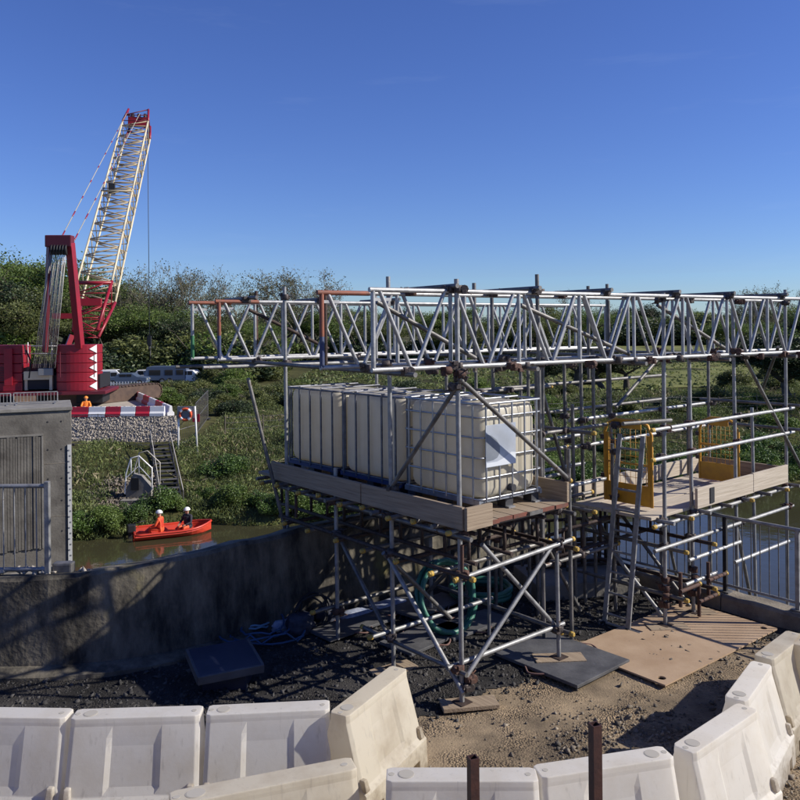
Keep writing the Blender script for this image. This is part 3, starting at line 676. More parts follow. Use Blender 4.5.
MB().box(F_(0.12, -0.135, 1.875), (0.36, 0.038, 0.225), RZ).build("toe_board", "board_cross", sc, bevel=0.004)
MB().box(F_(1.585, 0.22, 1.905), (0.038, 0.60, 0.225), RZ).build("toe_board", "board", sc, bevel=0.004)
MB().box(F_(1.59, 2.05, 1.90), (0.038, 2.9, 0.225), RZ).build("toe_board", "board", sc, bevel=0.004)
sole_board(F_(0.06, -0.04, 0), ANG-0.55, 0.56, 0.225, "weathered sole board under the corner pole nearest the barriers", 0.0)
sole_board(F_(1.5, 0.0, 0), ANG-0.62, 0.56, 0.225, "weathered sole board lying on the big grey ground mat", 0.04)
sole_board(F_(0.0, 1.06, 0), ANG-0.1, 0.5, 0.225, "sole board under the middle pole of the tank platform", 0.0)

# ---- top cross tubes between the girders
for i, s in enumerate((0.9, 2.0, 3.1, 4.3, 5.4, 6.6)):
    a = TG(GD, s, -0.12, ZT+0.05); b_ = TG(GD, s, 0.95+random.uniform(0, .3), ZT+0.05)
    rail("top_transom", a, b_, "galv_dull", sc)
    coupler(TG(GD, s, 0.0, ZT+0.02), sc); coupler(TG(GD, s, 0.66, ZT+0.02), sc, red=i % 2 == 0)
for i, s in enumerate((0.35, 1.9, 3.6, 5.2, 6.7)):
    a = TG(GD, s, -0.18, ZB-0.05); b_ = TG(GD, s, 4.35, ZB-0.05)
    rail("bottom_transom", a, b_, "galv_dull", sc)
    for off in (0, .66, 3.6, 4.2): coupler(TG(GD, s, off, ZB-0.02), sc, red=random.random() < .3)
for s in (0.4, 1.5, 2.6): 
    rail("top_transom", TG(GB, s, -0.3, ZT+0.05), TG(GB, s, 0.8, ZT+0.05), "galv_dull", sc); coupler(TG(GB, s, 0, ZT+.02), sc)
rail("runner", TG(GA, -0.05, -0.55, ZB-0.10), TG(GA, 3.6, -0.55, ZB-0.10), "galv", sc)
rail("runner", TG(GA, -0.2, 0.1, ZB-0.11), TG(GA, 2.6, 0.1, ZB-0.11), "galv_dull", sc)
rail("plan_brace", TG(GD, 0.25, 0.34, ZT-0.1), TG(GD, 1.5, 0.36, ZB+.06), "galv_dull", sc)
rail("plan_brace", TG(GD, 2.1, 0.30, ZT-0.12), TG(GD, 3.9, 0.33, ZB+.04), "galv_dull", sc)
rail("plan_brace", TG(GD, 4.4, 0.30, ZT-0.1), TG(GD, 5.9, 0.33, ZB+.04), "galv_dull", sc)
rail("plan_brace", TG(GB, 0.5, 0.2, ZT-0.1), TG(GB, 1.7, 0.2, ZB+.1), "rust_dark", sc)
for i in range(12):
    coupler(TG(GD, 0.55+i*0.55, random.choice((-.03, .66)), ZB+random.uniform(-.02, .05)), sc, red=random.random() < .35)
# loose uprights seen above the girders
for px, py0, d, z0, m_ in ((256, 291, 11.3, 3.2, "rust"), (474, 283, 9.6, 3.2, "galv_dull"), (588, 286, 11.2, 3.0, "galv_dull"), (607, 284, 11.6, 2.4, "galv_dull"), (325, 292, 9.3, 3.3, "rust_dark")):
    p = atd(px, py0, d); tube("upright", (p.x, p.y, z0), p, 0.0242, m_, sc)

# back tower between tank platform and walkway
for a_, b_, z0, z1 in ((2.45, 1.1, .02, 3.3), (2.75, 1.5, .02, 3.3), (2.3, 2.6, .02, 3.3), (3.1, 1.0, .02, 2.7), (2.05, .25, .02, 2.3)):
    tube("standard", F_(a_, b_, z0), F_(a_, b_, z1), .0242, "galv_dull", sc)
for a0, a1, b_, z, m_ in ((1.8, 3.3, .62, 2.45, "galv_dull"), (1.9, 3.2, 1.2, 2.1, "galv"), (1.9, 3.2, 1.2, 1.75, "galv"), (1.8, 3.4, .95, 1.5, "galv_dull"), (1.8, 3.3, 1.55, 2.9, "galv_dull"), (1.75, 3.2, .4, .95, "galv_dull")):
    rail("ledger", F_(a0, b_, z), F_(a1, b_, z), m_, sc, False, True)
    coupler(F_(2.45, b_, z), sc); coupler(F_(1.9, b_, z), sc)
for a_, b0, b1, z in ((2.45, .2, 2.7, 2.45), (2.45, .2, 2.7, 1.5)):
    rail("transom", F_(a_, b0, z), F_(a_, b1, z), "galv_dull", sc, True, False)
rail("brace", F_(1.9, .7, 1.4), F_(2.8, .7, .1), "galv_dull", sc); rail("brace", F_(2.45, 1.1, 3.2), F_(3.1, 1.1, 1.6), "galv_dull", sc)

for a_, b_, z0, z1 in ((3.4, 2.2, .02, 3.4), (3.0, 2.7, .02, 3.5), (3.7, 1.6, .02, 3.3), (2.2, 1.6, .02, 4.2), (3.35, .55, .02, 2.2)):
    tube("standard", F_(a_, b_, z0), F_(a_, b_, z1), .0242, "galv_dull", sc)
    for z in (.95, 1.5, 2.1, 2.45): coupler(F_(a_, b_, z), sc, red=random.random() < .4)
for a0, a1, b_, z in ((2.1, 3.9, 2.2, 2.2), (2.1, 3.9, 2.2, 1.8), (2.0, 3.8, 1.6, 1.35), (2.2, 3.6, 2.7, 2.6)):
    rail("ledger", F_(a0, b_, z), F_(a1, b_, z), "galv_dull", sc)
for s_ in (0.8, 1.7, 2.8, 3.9, 5.0, 6.1, 7.0):
    coupler(TG(GD, s_, -.03, ZB-.03), sc, red=random.random() < .5); coupler(TG(GD, s_+.12, .3, ZB-.05), sc); coupler(TG(GC, s_+.3, 0, ZB-.03), sc, red=random.random() < .5)
# ================================================================== WATER TANKS
def rounded_box(mb, c, d, r, n=5, ribs=0, ribd=0.012):
    """vertical-edged rounded box with shallow moulded ribs on its sides"""
    hx, hy, hz = d[0]/2, d[1]/2, d[2]/2; ring = []
    def side(p0, p1, nrm):
        k = 48 if ribs else 1
        for i in range(k):
            f = i/k; p = Vector(p0).lerp(Vector(p1), f)
            if ribs:
                s = abs(math.sin(f*ribs*math.pi)); p = p - Vector(nrm)*ribd*(1-min(1, s*1.9))
            ring.append(p)
    cs = [((hx-r, hy-r), 0), ((-hx+r, hy-r), 90), ((-hx+r, -hy+r), 180), ((hx-r, -hy+r), 270)]
    nr = [(0, 1), (-1, 0), (0, -1), (1, 0)]
    for j, ((cx, cy), a0) in enumerate(cs):
        for i in range(n+1):
            a = R(a0+90*i/n); ring.append(Vector((cx+r*math.cos(a), cy+r*math.sin(a))))
        nx_, a1 = cs[(j+1) % 4]
        p0 = ring[-1].copy(); p1 = Vector((nx_[0]+r*math.cos(R(a1)), nx_[1]+r*math.sin(R(a1))))
        m_ = len(ring); side(p0, p1, nr[j]); 
        if ribs: del ring[m_]
        else: del ring[m_]
    lev = [(-hz, 0.90), (-hz+r*0.25, 0.965), (-hz+r*0.8, 1.0), (hz-r*0.9, 1.0), (hz-r*0.4, 0.985), (hz-r*0.1, 0.95), (hz, 0.90)]
    k0 = len(mb.v); k = len(ring)
    for z, s in lev:
        for p in ring: mb.v.append((c[0]+p.x*s, c[1]+p.y*s, c[2]+z))
    for i in range(len(lev)-1):
        for j in range(k): mb.f.append([k0+i*k+j, k0+i*k+(j+1) % k, k0+(i+1)*k+(j+1) % k, k0+(i+1)*k+j]); mb.sm.append(True)
    mb.f.append([k0+j for j in range(k-1, -1, -1)]); mb.sm.append(False)
    mb.f.append([k0+(len(lev)-1)*k+j for j in range(k)]); mb.sm.append(False)
LX, LY, LZ = 0.98, 1.20, 1.16        # across, along, height
def water_tank(label, b0, grid, plate, m_bar):
    c = F_(0.90, b0+LY/2, DZ); t = thing("water_tank", label, "tank", c, ANG, group="caged water tanks on the scaffold platform")
    M = Matrix.Translation(c) @ Matrix.Rotation(ANG, 4, 'Z')
    def w(p): return M @ Vector(p)
    def loc(o): o.matrix_basis = M @ o.matrix_basis; setparent(o, t); return o
    # pallet
    mb = MB()
    for x in (-.42, 0, .42):
        for y in (-.5, 0, .5): loc(MB().box((x, y, 0.06), (.12, .12, .10)).build("pallet_foot", "pallet_black"))
    mb = MB()
    for y in (-.54, -.27, 0, .27, .54): mb.box((0, y, .125), (LX, .1, .025))
    for x in (-.43, 0, .43): mb.box((x, 0, .01), (.1, LY, .018))
    for x in (-LX/2+.01, LX/2-.01): mb.box((x, 0, .115), (.03, LY-.01, .05))
    loc(mb.build("pallet", "cage" if grid else "pallet_blue"))
    mb = MB(); rounded_box(mb, (0, 0, .14+.49), (LX-.06, LY-.06, .97), .13, 5, ribs=4 if grid else 3)
    body = loc(mb.build("bottle", "hdpe"))
    mb = MB().tube((0, 0, 1.10), (0, 0, 1.15), .11, 20); mb.tube((0, 0, 1.15), (0, 0, 1.16), .085, 20)
    lid = mb.build("filler_cap", "cap_grey"); lid.matrix_basis = M; setparent(lid, body)
    hx, hy = LX/2, LY/2; r = 0.0105
    zs = (0.15, 0.37, 0.58, 0.79, 1.0, 1.14) if grid else (0.15, 1.13)
    for z in zs:
        pts = []
        for cx, cy, a0 in ((hx-.05, hy-.05, 0), (-hx+.05, hy-.05, 90), (-hx+.05, -hy+.05, 180), (hx-.05, -hy+.05, 270)):
            for i in range(4): a = R(a0+30*i); pts.append((cx+.05*math.cos(a), cy+.05*math.sin(a), z))
        loc(MB().path(pts, r if z < 1.1 else .014, 6, True).build("cage_hoop", m_bar))
    def vb(x, y):
        o = tube("cage_bar", w((x, y, .12)), w((x, y, 1.14)), r if grid else .013, m_bar, t, 6)
    e = 0.008
    for i in range(6 if grid else 5):
        y = -hy+.09+(LY-.18)*i/(5 if grid else 4)
        vb(-hx-e, y); vb(hx+e, y)
    for i in range(5):
        x = -hx+.09+(LX-.18)*i/4; vb(x, -hy-e); vb(x, hy+e)
    for y in (-.25, .25): tube("top_bar", w((-hx, y, 1.15)), w((hx, y, 1.15)), .012, m_bar, t, 6)
    if plate:
        pl = MB().box((-.19, -hy-.022, .70), (.46, .004, .44)).build("sign_plate", "plate", None, bevel=.001); loc(pl)
        mb = MB(); P_ = [(-.325, .83), (-.25, .81), (-.17, .76), (-.12, .69), (-.12, .62), (-.16, .57), (-.22, .55), (-.325, .545)]
        mb.add([(x-.09, -hy-.0255, z) for x, z in P_], [tuple(range(len(P_)))]); em = mb.build("plate_mark", "plate_grey"); em.matrix_basis = M; setparent(em, pl)
        mb = MB(); P_ = [(-.325, .485), (.125, .485), (.125, .60), (.06, .61), (-.05, .56), (-.16, .53), (-.325, .53)]
        mb.add([(x-.09, -hy-.0255, z) for x, z in P_], [tuple(range(len(P_)))]); em = mb.build("plate_mark", "plate_white"); em.matrix_basis = M; setparent(em, pl)
    # outlet valve
    mb = MB().tube((.0, -hy-.03, .22), (.0, -hy+.1, .22), .04, 10)
    loc(mb.build("outlet_valve", "pallet_black"))
    return t
water_tank("cream plastic water tank in square grid cage with a silver plate on its end", 0.13, True, True, "cage")
water_tank("cream plastic water tank with upright bars, the middle of the row of three", 1.39, False, False, "cage_dark")
water_tank("cream plastic water tank with upright bars at the river wall end of the row", 2.66, False, False, "cage_dark")

# ================================================================== ACCESS PLATFORM SCAFFOLD
O2 = Vector((3.24, 9.87, 0))
def G_(a, b, z): return O2+V*a+U*b+Vector((0, 0, z))
ac = thing("access_scaffold", "steel tube scaffold walkway with pale plank deck reaching out over the water", "scaffold", O2)
for a_, b_, z0, z1 in ((0, 0, .045, 4.14), (.66, 0, .045, 4.12), (1.88, 0, -5.3, 4.2), (3.3, 0, -5.3, 4.26),
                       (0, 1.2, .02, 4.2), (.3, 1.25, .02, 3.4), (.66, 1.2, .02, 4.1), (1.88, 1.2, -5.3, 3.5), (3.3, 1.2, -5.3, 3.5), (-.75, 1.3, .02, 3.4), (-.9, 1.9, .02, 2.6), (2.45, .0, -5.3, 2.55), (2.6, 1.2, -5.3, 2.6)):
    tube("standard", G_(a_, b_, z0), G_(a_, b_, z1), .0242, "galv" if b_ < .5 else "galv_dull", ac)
AZ = 1.40
for z in (2.48, 2.12):
    rail("guard_rail", G_(-.32, -.05, z), G_(3.45, -.05, z), "alloy", ac, True, False)
    rail("guard_rail", G_(-.25, 1.25, z), G_(3.4, 1.25, z), "alloy", ac, False, False)
    rail("guard_rail", G_(3.35, -.2, z+.05), G_(3.35, 1.4, z+.05), "galv_dull", ac)
rail("guard_rail", G_(-1.0, -.1, 2.62), G_(-.0, -.1, 2.58), "galv_dull", ac, False, False)
rail("guard_rail", G_(-.95, 1.35, 2.25), G_(.2, 1.35, 2.25), "alloy", ac, True, False)
rail("guard_rail", G_(-.95, 1.35, 1.85), G_(.2, 1.35, 1.85), "alloy", ac, True, False)
rail("guard_rail", G_(-1.1, .9, 1.72), G_(.05, .9, 1.72), "alloy", ac, True, False)
rail("guard_rail", G_(-1.25, 2.0, 2.9), G_(3.3, 2.0, 2.9), "galv_dull", ac)
rail("guard_rail", G_(-1.25, 2.0, 2.5), G_(3.3, 2.0, 2.5), "galv_dull", ac)
for z in (1.02, 1.31):
    rail("ledger", G_(-.3, -.05, z), G_(3.4, -.05, z), "galv", ac, z > 1.2, False)
    rail("ledger", G_(-.3, 1.25, z), G_(3.4, 1.25, z), "galv_dull", ac)
rail("ledger", G_(.35, -.12, .80), G_(1.65, -.12, .80), "alloy", ac, False, False)
rail("ledger", G_(1.5, -.12, .55), G_(3.1, -.12, .55), "alloy", ac, False, False)
rail("ledger", G_(.3, -.1, .50), G_(1.05, -.1, .50), "alloy", ac, False, False)
for i, a_ in enumerate((-.1, .3, .75, 1.3, 1.85, 2.4, 2.9, 3.3)):
    rail("transom", G_(a_, -.2, 1.345), G_(a_, 1.45, 1.345), "galv_dull" if i % 2 else "galv", ac, i in (1, 4, 6), False)
for i, (a_, z) in enumerate(((.0, .42), (.66, .42), (.0, 1.0), (.66, .98))):
    rail("transom", G_(a_, -.3, z), G_(a_, 1.5, z), "rust_dark" if i % 2 else "galv_dull", ac, True, False)
for a_, z in ((.12, .50), (.55, .28), (.78, .5)):
    rail("puncheon", G_(a_, -.14, z-.22), G_(a_, -.14, z+.2), "rust", ac)
    rail("stub_tube", G_(a_-.1, -.2, z), G_(a_+.35, -.2, z), "rust", ac, False, True)
rail("brace", G_(1.9, -.05, 3.34), G_(3.7, -.05, 1.55), "galv_dull", ac)
rail("brace", G_(.66, 1.15, 2.6), G_(1.9, 1.15, 3.35), "galv_dull", ac)
rail("brace", G_(.02, .06, .15), G_(.02, 1.3, 1.25), "galv", ac)
rail("brace", G_(-.2, .9, 1.3), G_(.75, .9, .1), "galv_dull", ac)
rail("brace", G_(.7, .08, .1), G_(.7, 1.25, 1.25), "galv_dull", ac)
rail("brace", G_(1.9, .05, .9), G_(3.3, .05, -3.0), "galv_dull", ac)
rail("brace", G_(1.9, 1.2, .9), G_(3.3, 1.2, -3.0), "galv_dull", ac)
rail("brace", G_(3.3, .1, 3.4), G_(4.4, .9, 2.6), "galv_dull", ac)
rail("ledger", G_(1.8, 0, -1.3), G_(3.4, 0, -1.3), "galv_dull", ac)
rail("ledger", G_(1.8, 1.2, -.6), G_(3.4, 1.2, -.6), "galv_dull", ac)
ladder_beam(ac, G_(-1.4, 1.45, 0), G_(.8, 1.45, 0), 1.25, .95)
ladder_beam(ac, G_(-1.2, .7, 0), G_(.9, .7, 0), 1.27, .97)
for a_ in (0, .66, 1.88, 3.3):
    for z in (1.02, 1.33, 2.12, 2.48): coupler(G_(a_, 0, z), ac, red=random.random() < .3)
    for z in (3.33, 4.06): coupler(G_(a_, 0, z), ac, red=random.random() < .4)
    for z in (1.31, 2.12, 2.48): coupler(G_(a_, 1.2, z), ac)
for a_, b_ in ((0, 0), (.66, 0)):
    for z in (.3, .42, .5, .6): coupler(G_(a_, b_-.02, z), ac, red=True)
RZ2 = Matrix.Rotation(ANG, 3, 'Z')
for i in range(5):
    b_ = .06+.24*i+.08
    for a0, a1 in ((-.25, 1.62), (1.63, 3.12)):
        MB().box(G_((a0+a1)/2, b_, AZ-.019+random.uniform(-.004, .004)), (a1-a0-.01, .228, .038), RZ2).build("deck_board", "board_pale", ac, bevel=.003, seg=1)
MB().box(G_(1.35, -.085, 1.53), (1.5, .038, .26), RZ2).build("toe_board", "board_pale", ac, bevel=.004)
MB().box(G_(2.6, -.09, 1.54), (1.05, .038, .26), RZ2).build("toe_board", "board_pale", ac, bevel=.004)
MB().box(G_(1.5, 1.29, 1.52), (3.2, .038, .225), RZ2).build("toe_board", "board_pale", ac, bevel=.004)
MB().box(G_(3.15, .6, 1.52), (.038, 1.3, .225), RZ2).build("toe_board", "board", ac, bevel=.004)
MB().box(G_(.95, -.112, 1.53), (.10, .008, .20), RZ2).build("strap", "dark_steel", ac)
for a_ in (0, .66): inst("base_plate", BASEP, Matrix.Translation(G_(a_, 0, .042+.006)) @ Matrix.Rotation(ANG, 4, 'Z'), ac)
sole_board(G_(-.02, -.04, 0), ANG-.6, .5, .225, "dark damp sole board on the tan sheet under the walkway's end pole", .012)
sole_board(G_(.68, -.02, 0), ANG-.5, .5, .225, "dark damp sole board at the rear edge of the tan sheet", .012)

# yellow safety gates
def safety_gate(label, a_, b0, b1, z0, z1):
    t = thing("safety_gate", label, "gate", G_(a_, (b0+b1)/2, AZ), group="yellow self closing gates on the walkway")
    r = .021
    def q(b, z): return G_(a_, b, z)
    c = .17
    pts = [q(b0, z0+.1)]; pts = [q(b0, z0), q(b0, z1-c), q(b0+c*.3, z1-c*.3), q(b0+c, z1), q(b1-c, z1), q(b1-c*.3, z1-c*.3), q(b1, z1-c), q(b1, z0)]
    MB().path(pts, r, 8).build("frame", "yellow_gate", t)
    for bb in ((b0+.035,) if z1 < 2.5 else (b0+.035, b1-.035)): MB().box(q(bb, (z0+z1)/2), (.014, .05, z1-z0-.36), RZ2).build("side_panel", "yellow_gate", t, bevel=.005)
    MB().box(q((b0+b1)/2, z0+.13), (.018, b1-b0-.02, .26), RZ2).build("kick_plate", "yellow_gate", t, bevel=.006)
    MB().box(q((b0+b1)/2, z1-.055), (.014, b1-b0-.30, .11), RZ2).build("top_panel", "yellow_gate", t, bevel=.006)
    mid = z0+.52
    tube("mid_bar", q(b0, mid), q(b1, mid), .014, "yellow_gate", t, 8)
    mb = MB(); n = 9
    for i in range(1, n): mb.tube(q(b0+(b1-b0)*i/n, z0+.26), q(b0+(b1-b0)*i/n, z1-.1), .0035, 4)
    for i in range(1, 8): z = z0+.26+(z1-z0-.36)*i/8; mb.tube(q(b0, z), q(b1, z), .0035, 4)
    mb.build("mesh_infill", "yellow_gate", t)
    for z in (z0+.32, z1-.25): MB().box(q(b1+.03, z), (.05, .06, .06), RZ2).build("hinge", "coupler", t, bevel=.006)
safety_gate("yellow mesh safety gate at the head of the aluminium ladder", .08, .22, .92, 1.44, 2.52)
safety_gate("yellow mesh safety gate far out on the walkway over the water", 2.35, .25, .85, 1.44, 2.36)

# access ladder
lt = thing("access_ladder", "aluminium ladder leaning up to the yellow gate of the walkway", "ladder", G_(-.45, .4, 0))
def Lp(f, w_): return G_(-.45+.36*f, .4+w_, .02+2.34*f)
for w_ in (-.17, .17):
    a = Lp(0, w_); b_ = Lp(1, w_); d = (b_-a)
    M3 = d.to_track_quat('Z', 'Y').to_matrix()
    MB().box((a+b_)/2, (.062, .026, d.length), Matrix(M3)).build("stile", "galv", lt, bevel=.003, seg=1)
    MB().box(a+Vector((0, 0, .012)), (.07, .045, .035), RZ2).build("foot", "black_rubber", lt, bevel=.004)
for i in range(9): tube("rung", Lp((i+.5)/9.2, -.17), Lp((i+.5)/9.2, .17), .015, "galv", lt, 8)
tube("foot_bar", Lp(.005, -.34), Lp(.005, .25), .018, "galv", lt, 8)

# ================================================================== RAILINGS
rt = thing("quay_railing", "grey steel railing with thin uprights along the quay kerb", "railing", kpt(3, .12, .2))
z0 = .2; prev = None
ss = list(np.arange(.25, 9.5, .94))
for i, s in enumerate(ss):
    MB().box(kpt(s, .12, z0+.5), (.05, .05, 1.0), Matrix.Rotation(math.atan2(KD.y, KD.x), 3, 'Z')).build("post", "galv" if i % 2 == 0 else "dark_steel", rt, bevel=.003, seg=1)
    MB().box(kpt(s, .12, z0+.01), (.14, .12, .02), Matrix.Rotation(math.atan2(KD.y, KD.x), 3, 'Z')).build("foot_plate", "galv_dull", rt)
    if i+1 < len(ss):
        for k in range(1, 8):
            q = s+.94*k/8; tube("baluster", kpt(q, .12, z0+.1), kpt(q, .12, z0+.98), .007, "galv_dull", rt, 5)
tube("top_rail", kpt(.25, .12, z0+1.0), kpt(ss[-1], .12, z0+1.0), .024, "galv", rt)
tube("bottom_rail", kpt(.25, .12, z0+.1), kpt(ss[-1], .12, z0+.1), .018, "galv", rt)

rl = thing("wall_railing", "grey steel railing with upright bars on top of the concrete wall", "railing", (-5.2, 9.05, .98))
xe = atd(48, 530, 9.05).x; yy = 9.04; zb = .97
def wy_(x): return float(np.interp(x, wx, wy))+.30
for x in (xe, xe-1.9, xe-3.8):
    MB().box((x, wy_(x), zb+.53), (.055, .055, 1.08)).build("post", "galv", rl, bevel=.004, seg=1)
for z in (zb+.08, zb+1.02): 
    tube("rail", (xe-3.8, wy_(xe-3.8), z), (xe, wy_(xe), z), .024, "galv", rl)
for i in range(1, 31):
    x = xe-3.8*i/31; tube("bar", (x, wy_(x), zb+.08), (x, wy_(x), zb+1.02), .0085, "galv", rl, 6)
# oddments on the wall top
o = MB().box((0, 0, .06), (.22, .13, .12)).build("electrical_box", "galv_dull", None, bevel=.02); o.location = (atd(65, 572, 9.15).x, 9.12, .985); tag(o, "small grey green box on the wall top beside the railing end", "box")
P = np.array([(random.uniform(-4.6, -3.2), random.uniform(9.0, 9.25), 1.01) for _ in range(40)])
stones("rubble", P, np.random.uniform(.02, .06, 40), "stone_pale", "small broken rubble lying on top of the concrete wall")

# ================================================================== WATER FILLED BARRIERS
def barrier_mesh():
    BL, zs = 1.0, [0.0, .11, .24, .275, .33, .60, .66, .74, .765, .80]
    xs_ = [-.50, -.465, -.36, -.25, -.21, -.17, .17, .21, .25, .36, .465, .50]
    def prof(z): return float(np.interp(z, [0, .24, .275, .74, .765, .80], [.265, .255, .215, .088, .088, .085]))
    def ydep(x, z):
        y = prof(z); ax = abs(x)
        if .30 < z < .70:                       # sunk centre panel with splayed top
            f = 1.0 if ax <= .171 else (.0 if ax >= .2095 else .5)
            if ax > .2: f = 0
            y -= .018*f*(1.0 if z < .61 else .6)
        if ax > .46 and z > .28: y -= .018 if ax > .48 else .0
        return y
    def xx(x, z): return x*(1.0-.025*max(0, (z-.3))/.5)
    mb = MB(); idm = {}
    def vid(side, i, j):
        key = (side, i, j)
        if key not in idm:
            x, z = xs_[i], zs[j]; idm[key] = len(mb.v); mb.v.append((xx(x, z), side*ydep(x, z), z))
        return idm[key]
    nx_, nz_ = len(xs_), len(zs)
    cut = lambda i, j: j == 0 and (i in (2, 8))
    for side in (-1, 1):
        for i in range(nx_-1):
            for j in range(nz_-1):
                if cut(i, j): continue
                q = [vid(side, i, j), vid(side, i+1, j), vid(side, i+1, j+1), vid(side, i, j+1)]
                mb.f.append(q if side < 0 else q[::-1]); mb.sm.append(False)
    for i in range(nx_-1):
        mb.f.append([vid(-1, i, nz_-1), vid(-1, i+1, nz_-1), vid(1, i+1, nz_-1), vid(1, i, nz_-1)]); mb.sm.append(False)
        j0 = 1 if cut(i, 0) else 0
        mb.f.append([vid(-1, i, j0), vid(1, i, j0), vid(1, i+1, j0), vid(-1, i+1, j0)]); mb.sm.append(False)
    for i in range(nx_-1):
        if cut(i, 0):
            for k in (i, i+1): mb.f.append([vid(-1, k, 0), vid(-1, k, 1), vid(1, k, 1), vid(1, k, 0)]); mb.sm.append(False)
    for i in (0, nx_-1):
        for j in range(nz_-1):
            mb.f.append([vid(-1, i, j), vid(-1, i, j+1), vid(1, i, j+1), vid(1, i, j)]); mb.sm.append(False)
    return mb
me_w = barrier_mesh().mesh("barrier_body", .007, 2); me_w.materials.append(MATS["barrier_white"])
for p in me_w.polygons: p.use_smooth = False
me_c = me_w.copy(); me_c.materials.clear(); me_c.materials.append(MATS["barrier_cream"])
lug = MB().hexa([Vector(v) for v in ((-.03, -.045, 0), (.03, -.045, 0), (.03, .04, 0), (-.03, .04, 0))], [Vector(v) for v in ((-.022, -.02, .085), (.022, -.02, .085), (.022, .03, .085), (-.022, .03, .085))]).mesh("lug", .01, 2)
lugc = lug.copy(); lug.materials.append(MATS["barrier_white"]); lugc.materials.append(MATS["barrier_cream"])
capm = MB().tube((0, 0, 0), (0, 0, .0025), .052, 20).tube((0, 0, .0025), (0, 0, .0035), .047, 20).mesh("filler_cap"); capm.materials.append(MATS["cap_grey"])
pin = MB().tube((0, 0, 0), (0, 0, .002), .02, 12).mesh("pin_hole"); pin.materials.append(MATS["cap_grey"])
def barrier(label, A, B, cream=False, tilt=0.0, flip=False):
    """A, B: the ends of the top edge nearest the viewer, on the ground plan"""
    A = Vector(A); B = Vector(B); d = (B-A); d.z = 0; rz = math.atan2(d.y, d.x)
    c = (A+B)/2; nrm = Vector((-math.sin(rz), math.cos(rz), 0)); c = c+nrm*.088
    t = thing("water_barrier", label, "barrier", (c.x, c.y, -.005), rz + (math.pi if flip else 0), group="white water filled barriers round the yard")
    t.scale = (d.length/1.0, 1, 1); t.rotation_euler.y = tilt
    def put(name, me, p, sc_=None):
        o = bpy.data.objects.new(name, me); COL.objects.link(o); o.location = p; o.parent = t; return o
    put("body", me_c if cream else me_w, (0, 0, 0))
    put("filler_cap", capm, (-.36, 0, .80)); put("pin_hole", pin, (.43, 0, .80)); put("pin_hole", pin, (-.455, 0, .80))
    for sx in (-.465, .44):
        for sy in (-1, 1): put("connector_lug", lugc if cream else lug, (sx, sy*.21, .262))
    return t
def tp(px, py, z=.80): return atz(px, py, z)
barrier("white water barrier in the shaded run, farthest from the dark steel posts", tp(-72, 716), tp(66, 718))
barrier("white water barrier with a pale cap standing below the navy tray", tp(68, 719), tp(201, 715))
barrier("white water barrier meeting the cream one turned into the yard", tp(204, 715), tp(331, 709))
barrier("cream water barrier turned end on towards the scaffold corner", tp(347, 717), tp(409, 668), True)
barrier("scuffed cream water barrier overlapping in front of the shaded run", tp(168, 806), tp(360, 768), True)
barrier("white water barrier standing right behind the shorter rusty post", tp(384, 781), tp(541, 781))
barrier("white water barrier standing right behind the taller rusty post", tp(541, 778), tp(677, 757), False, 0, True)
barrier("white water barrier at the bend of the run beside loose dark gravel", tp(694, 754), tp(760, 709), False)
barrier("white water barrier between the bend and the cream barrier by the tan sheet", tp(747, 702), tp(773, 664), False)
barrier("cream water barrier closest to the tan ground sheet and quay kerb", tp(773, 660), tp(806, 634), True)
barrier("cream water barrier beside the quay kerb at the end of the run", tp(812, 648), tp(838, 610), True)

# ================================================================== GROUND SHEET, MATS, POSTS
c4 = [atz(566, 647, 0), atz(660, 685, 0), atz(775, 633, 0), atz(695, 609, 0)]
cc = sum(c4, Vector())/4
o = thing("ground_sheet", "large tan plywood sheet with lifting holes lying on the gravel", "sheet", (cc.x, cc.y, .025), ANG-.02)
M = Matrix.Translation((cc.x, cc.y, .03)) @ Matrix.Rotation(ANG-.02, 4, 'Z')
bm = bmesh.new()
# sheet with round holes: outer rectangle, grid fill through triangle_fill
outer = [bm.verts.new((x, y, 0)) for x, y in ((-1.2, -.63), (1.2, -.63), (1.2, .63), (-1.2, .63))]
es = [bm.edges.new((outer[i], outer[(i+1) % 4])) for i in range(4)]
for hx_, hy_ in ((-1.08, -.51), (-1.08, .51), (1.08, -.51), (1.08, .51)):
    hv = [bm.verts.new((hx_+.045*math.cos(a), hy_+.045*math.sin(a), 0)) for a in np.linspace(0, 2*math.pi, 15)[:-1]]
    es += [bm.edges.new((hv[i], hv[(i+1) % 14])) for i in range(14)]
g = bmesh.ops.triangle_fill(bm, use_beauty=True, use_dissolve=False, edges=es)
ext = bmesh.ops.extrude_face_region(bm, geom=[f for f in bm.faces])
for v in ext["geom"]:
    if isinstance(v, bmesh.types.BMVert): v.co.z += .018
bmesh.ops.recalc_face_normals(bm, faces=bm.faces)
me = bpy.data.meshes.new("sheet"); bm.to_mesh(me); bm.free(); me.materials.append(MATS["ply"])
s_ = bpy.data.objects.new("sheet", me); COL.objects.link(s_); s_.matrix_basis = M @ Matrix.Translation((0, 0, -.03+.004+.02)); setparent(s_, o)

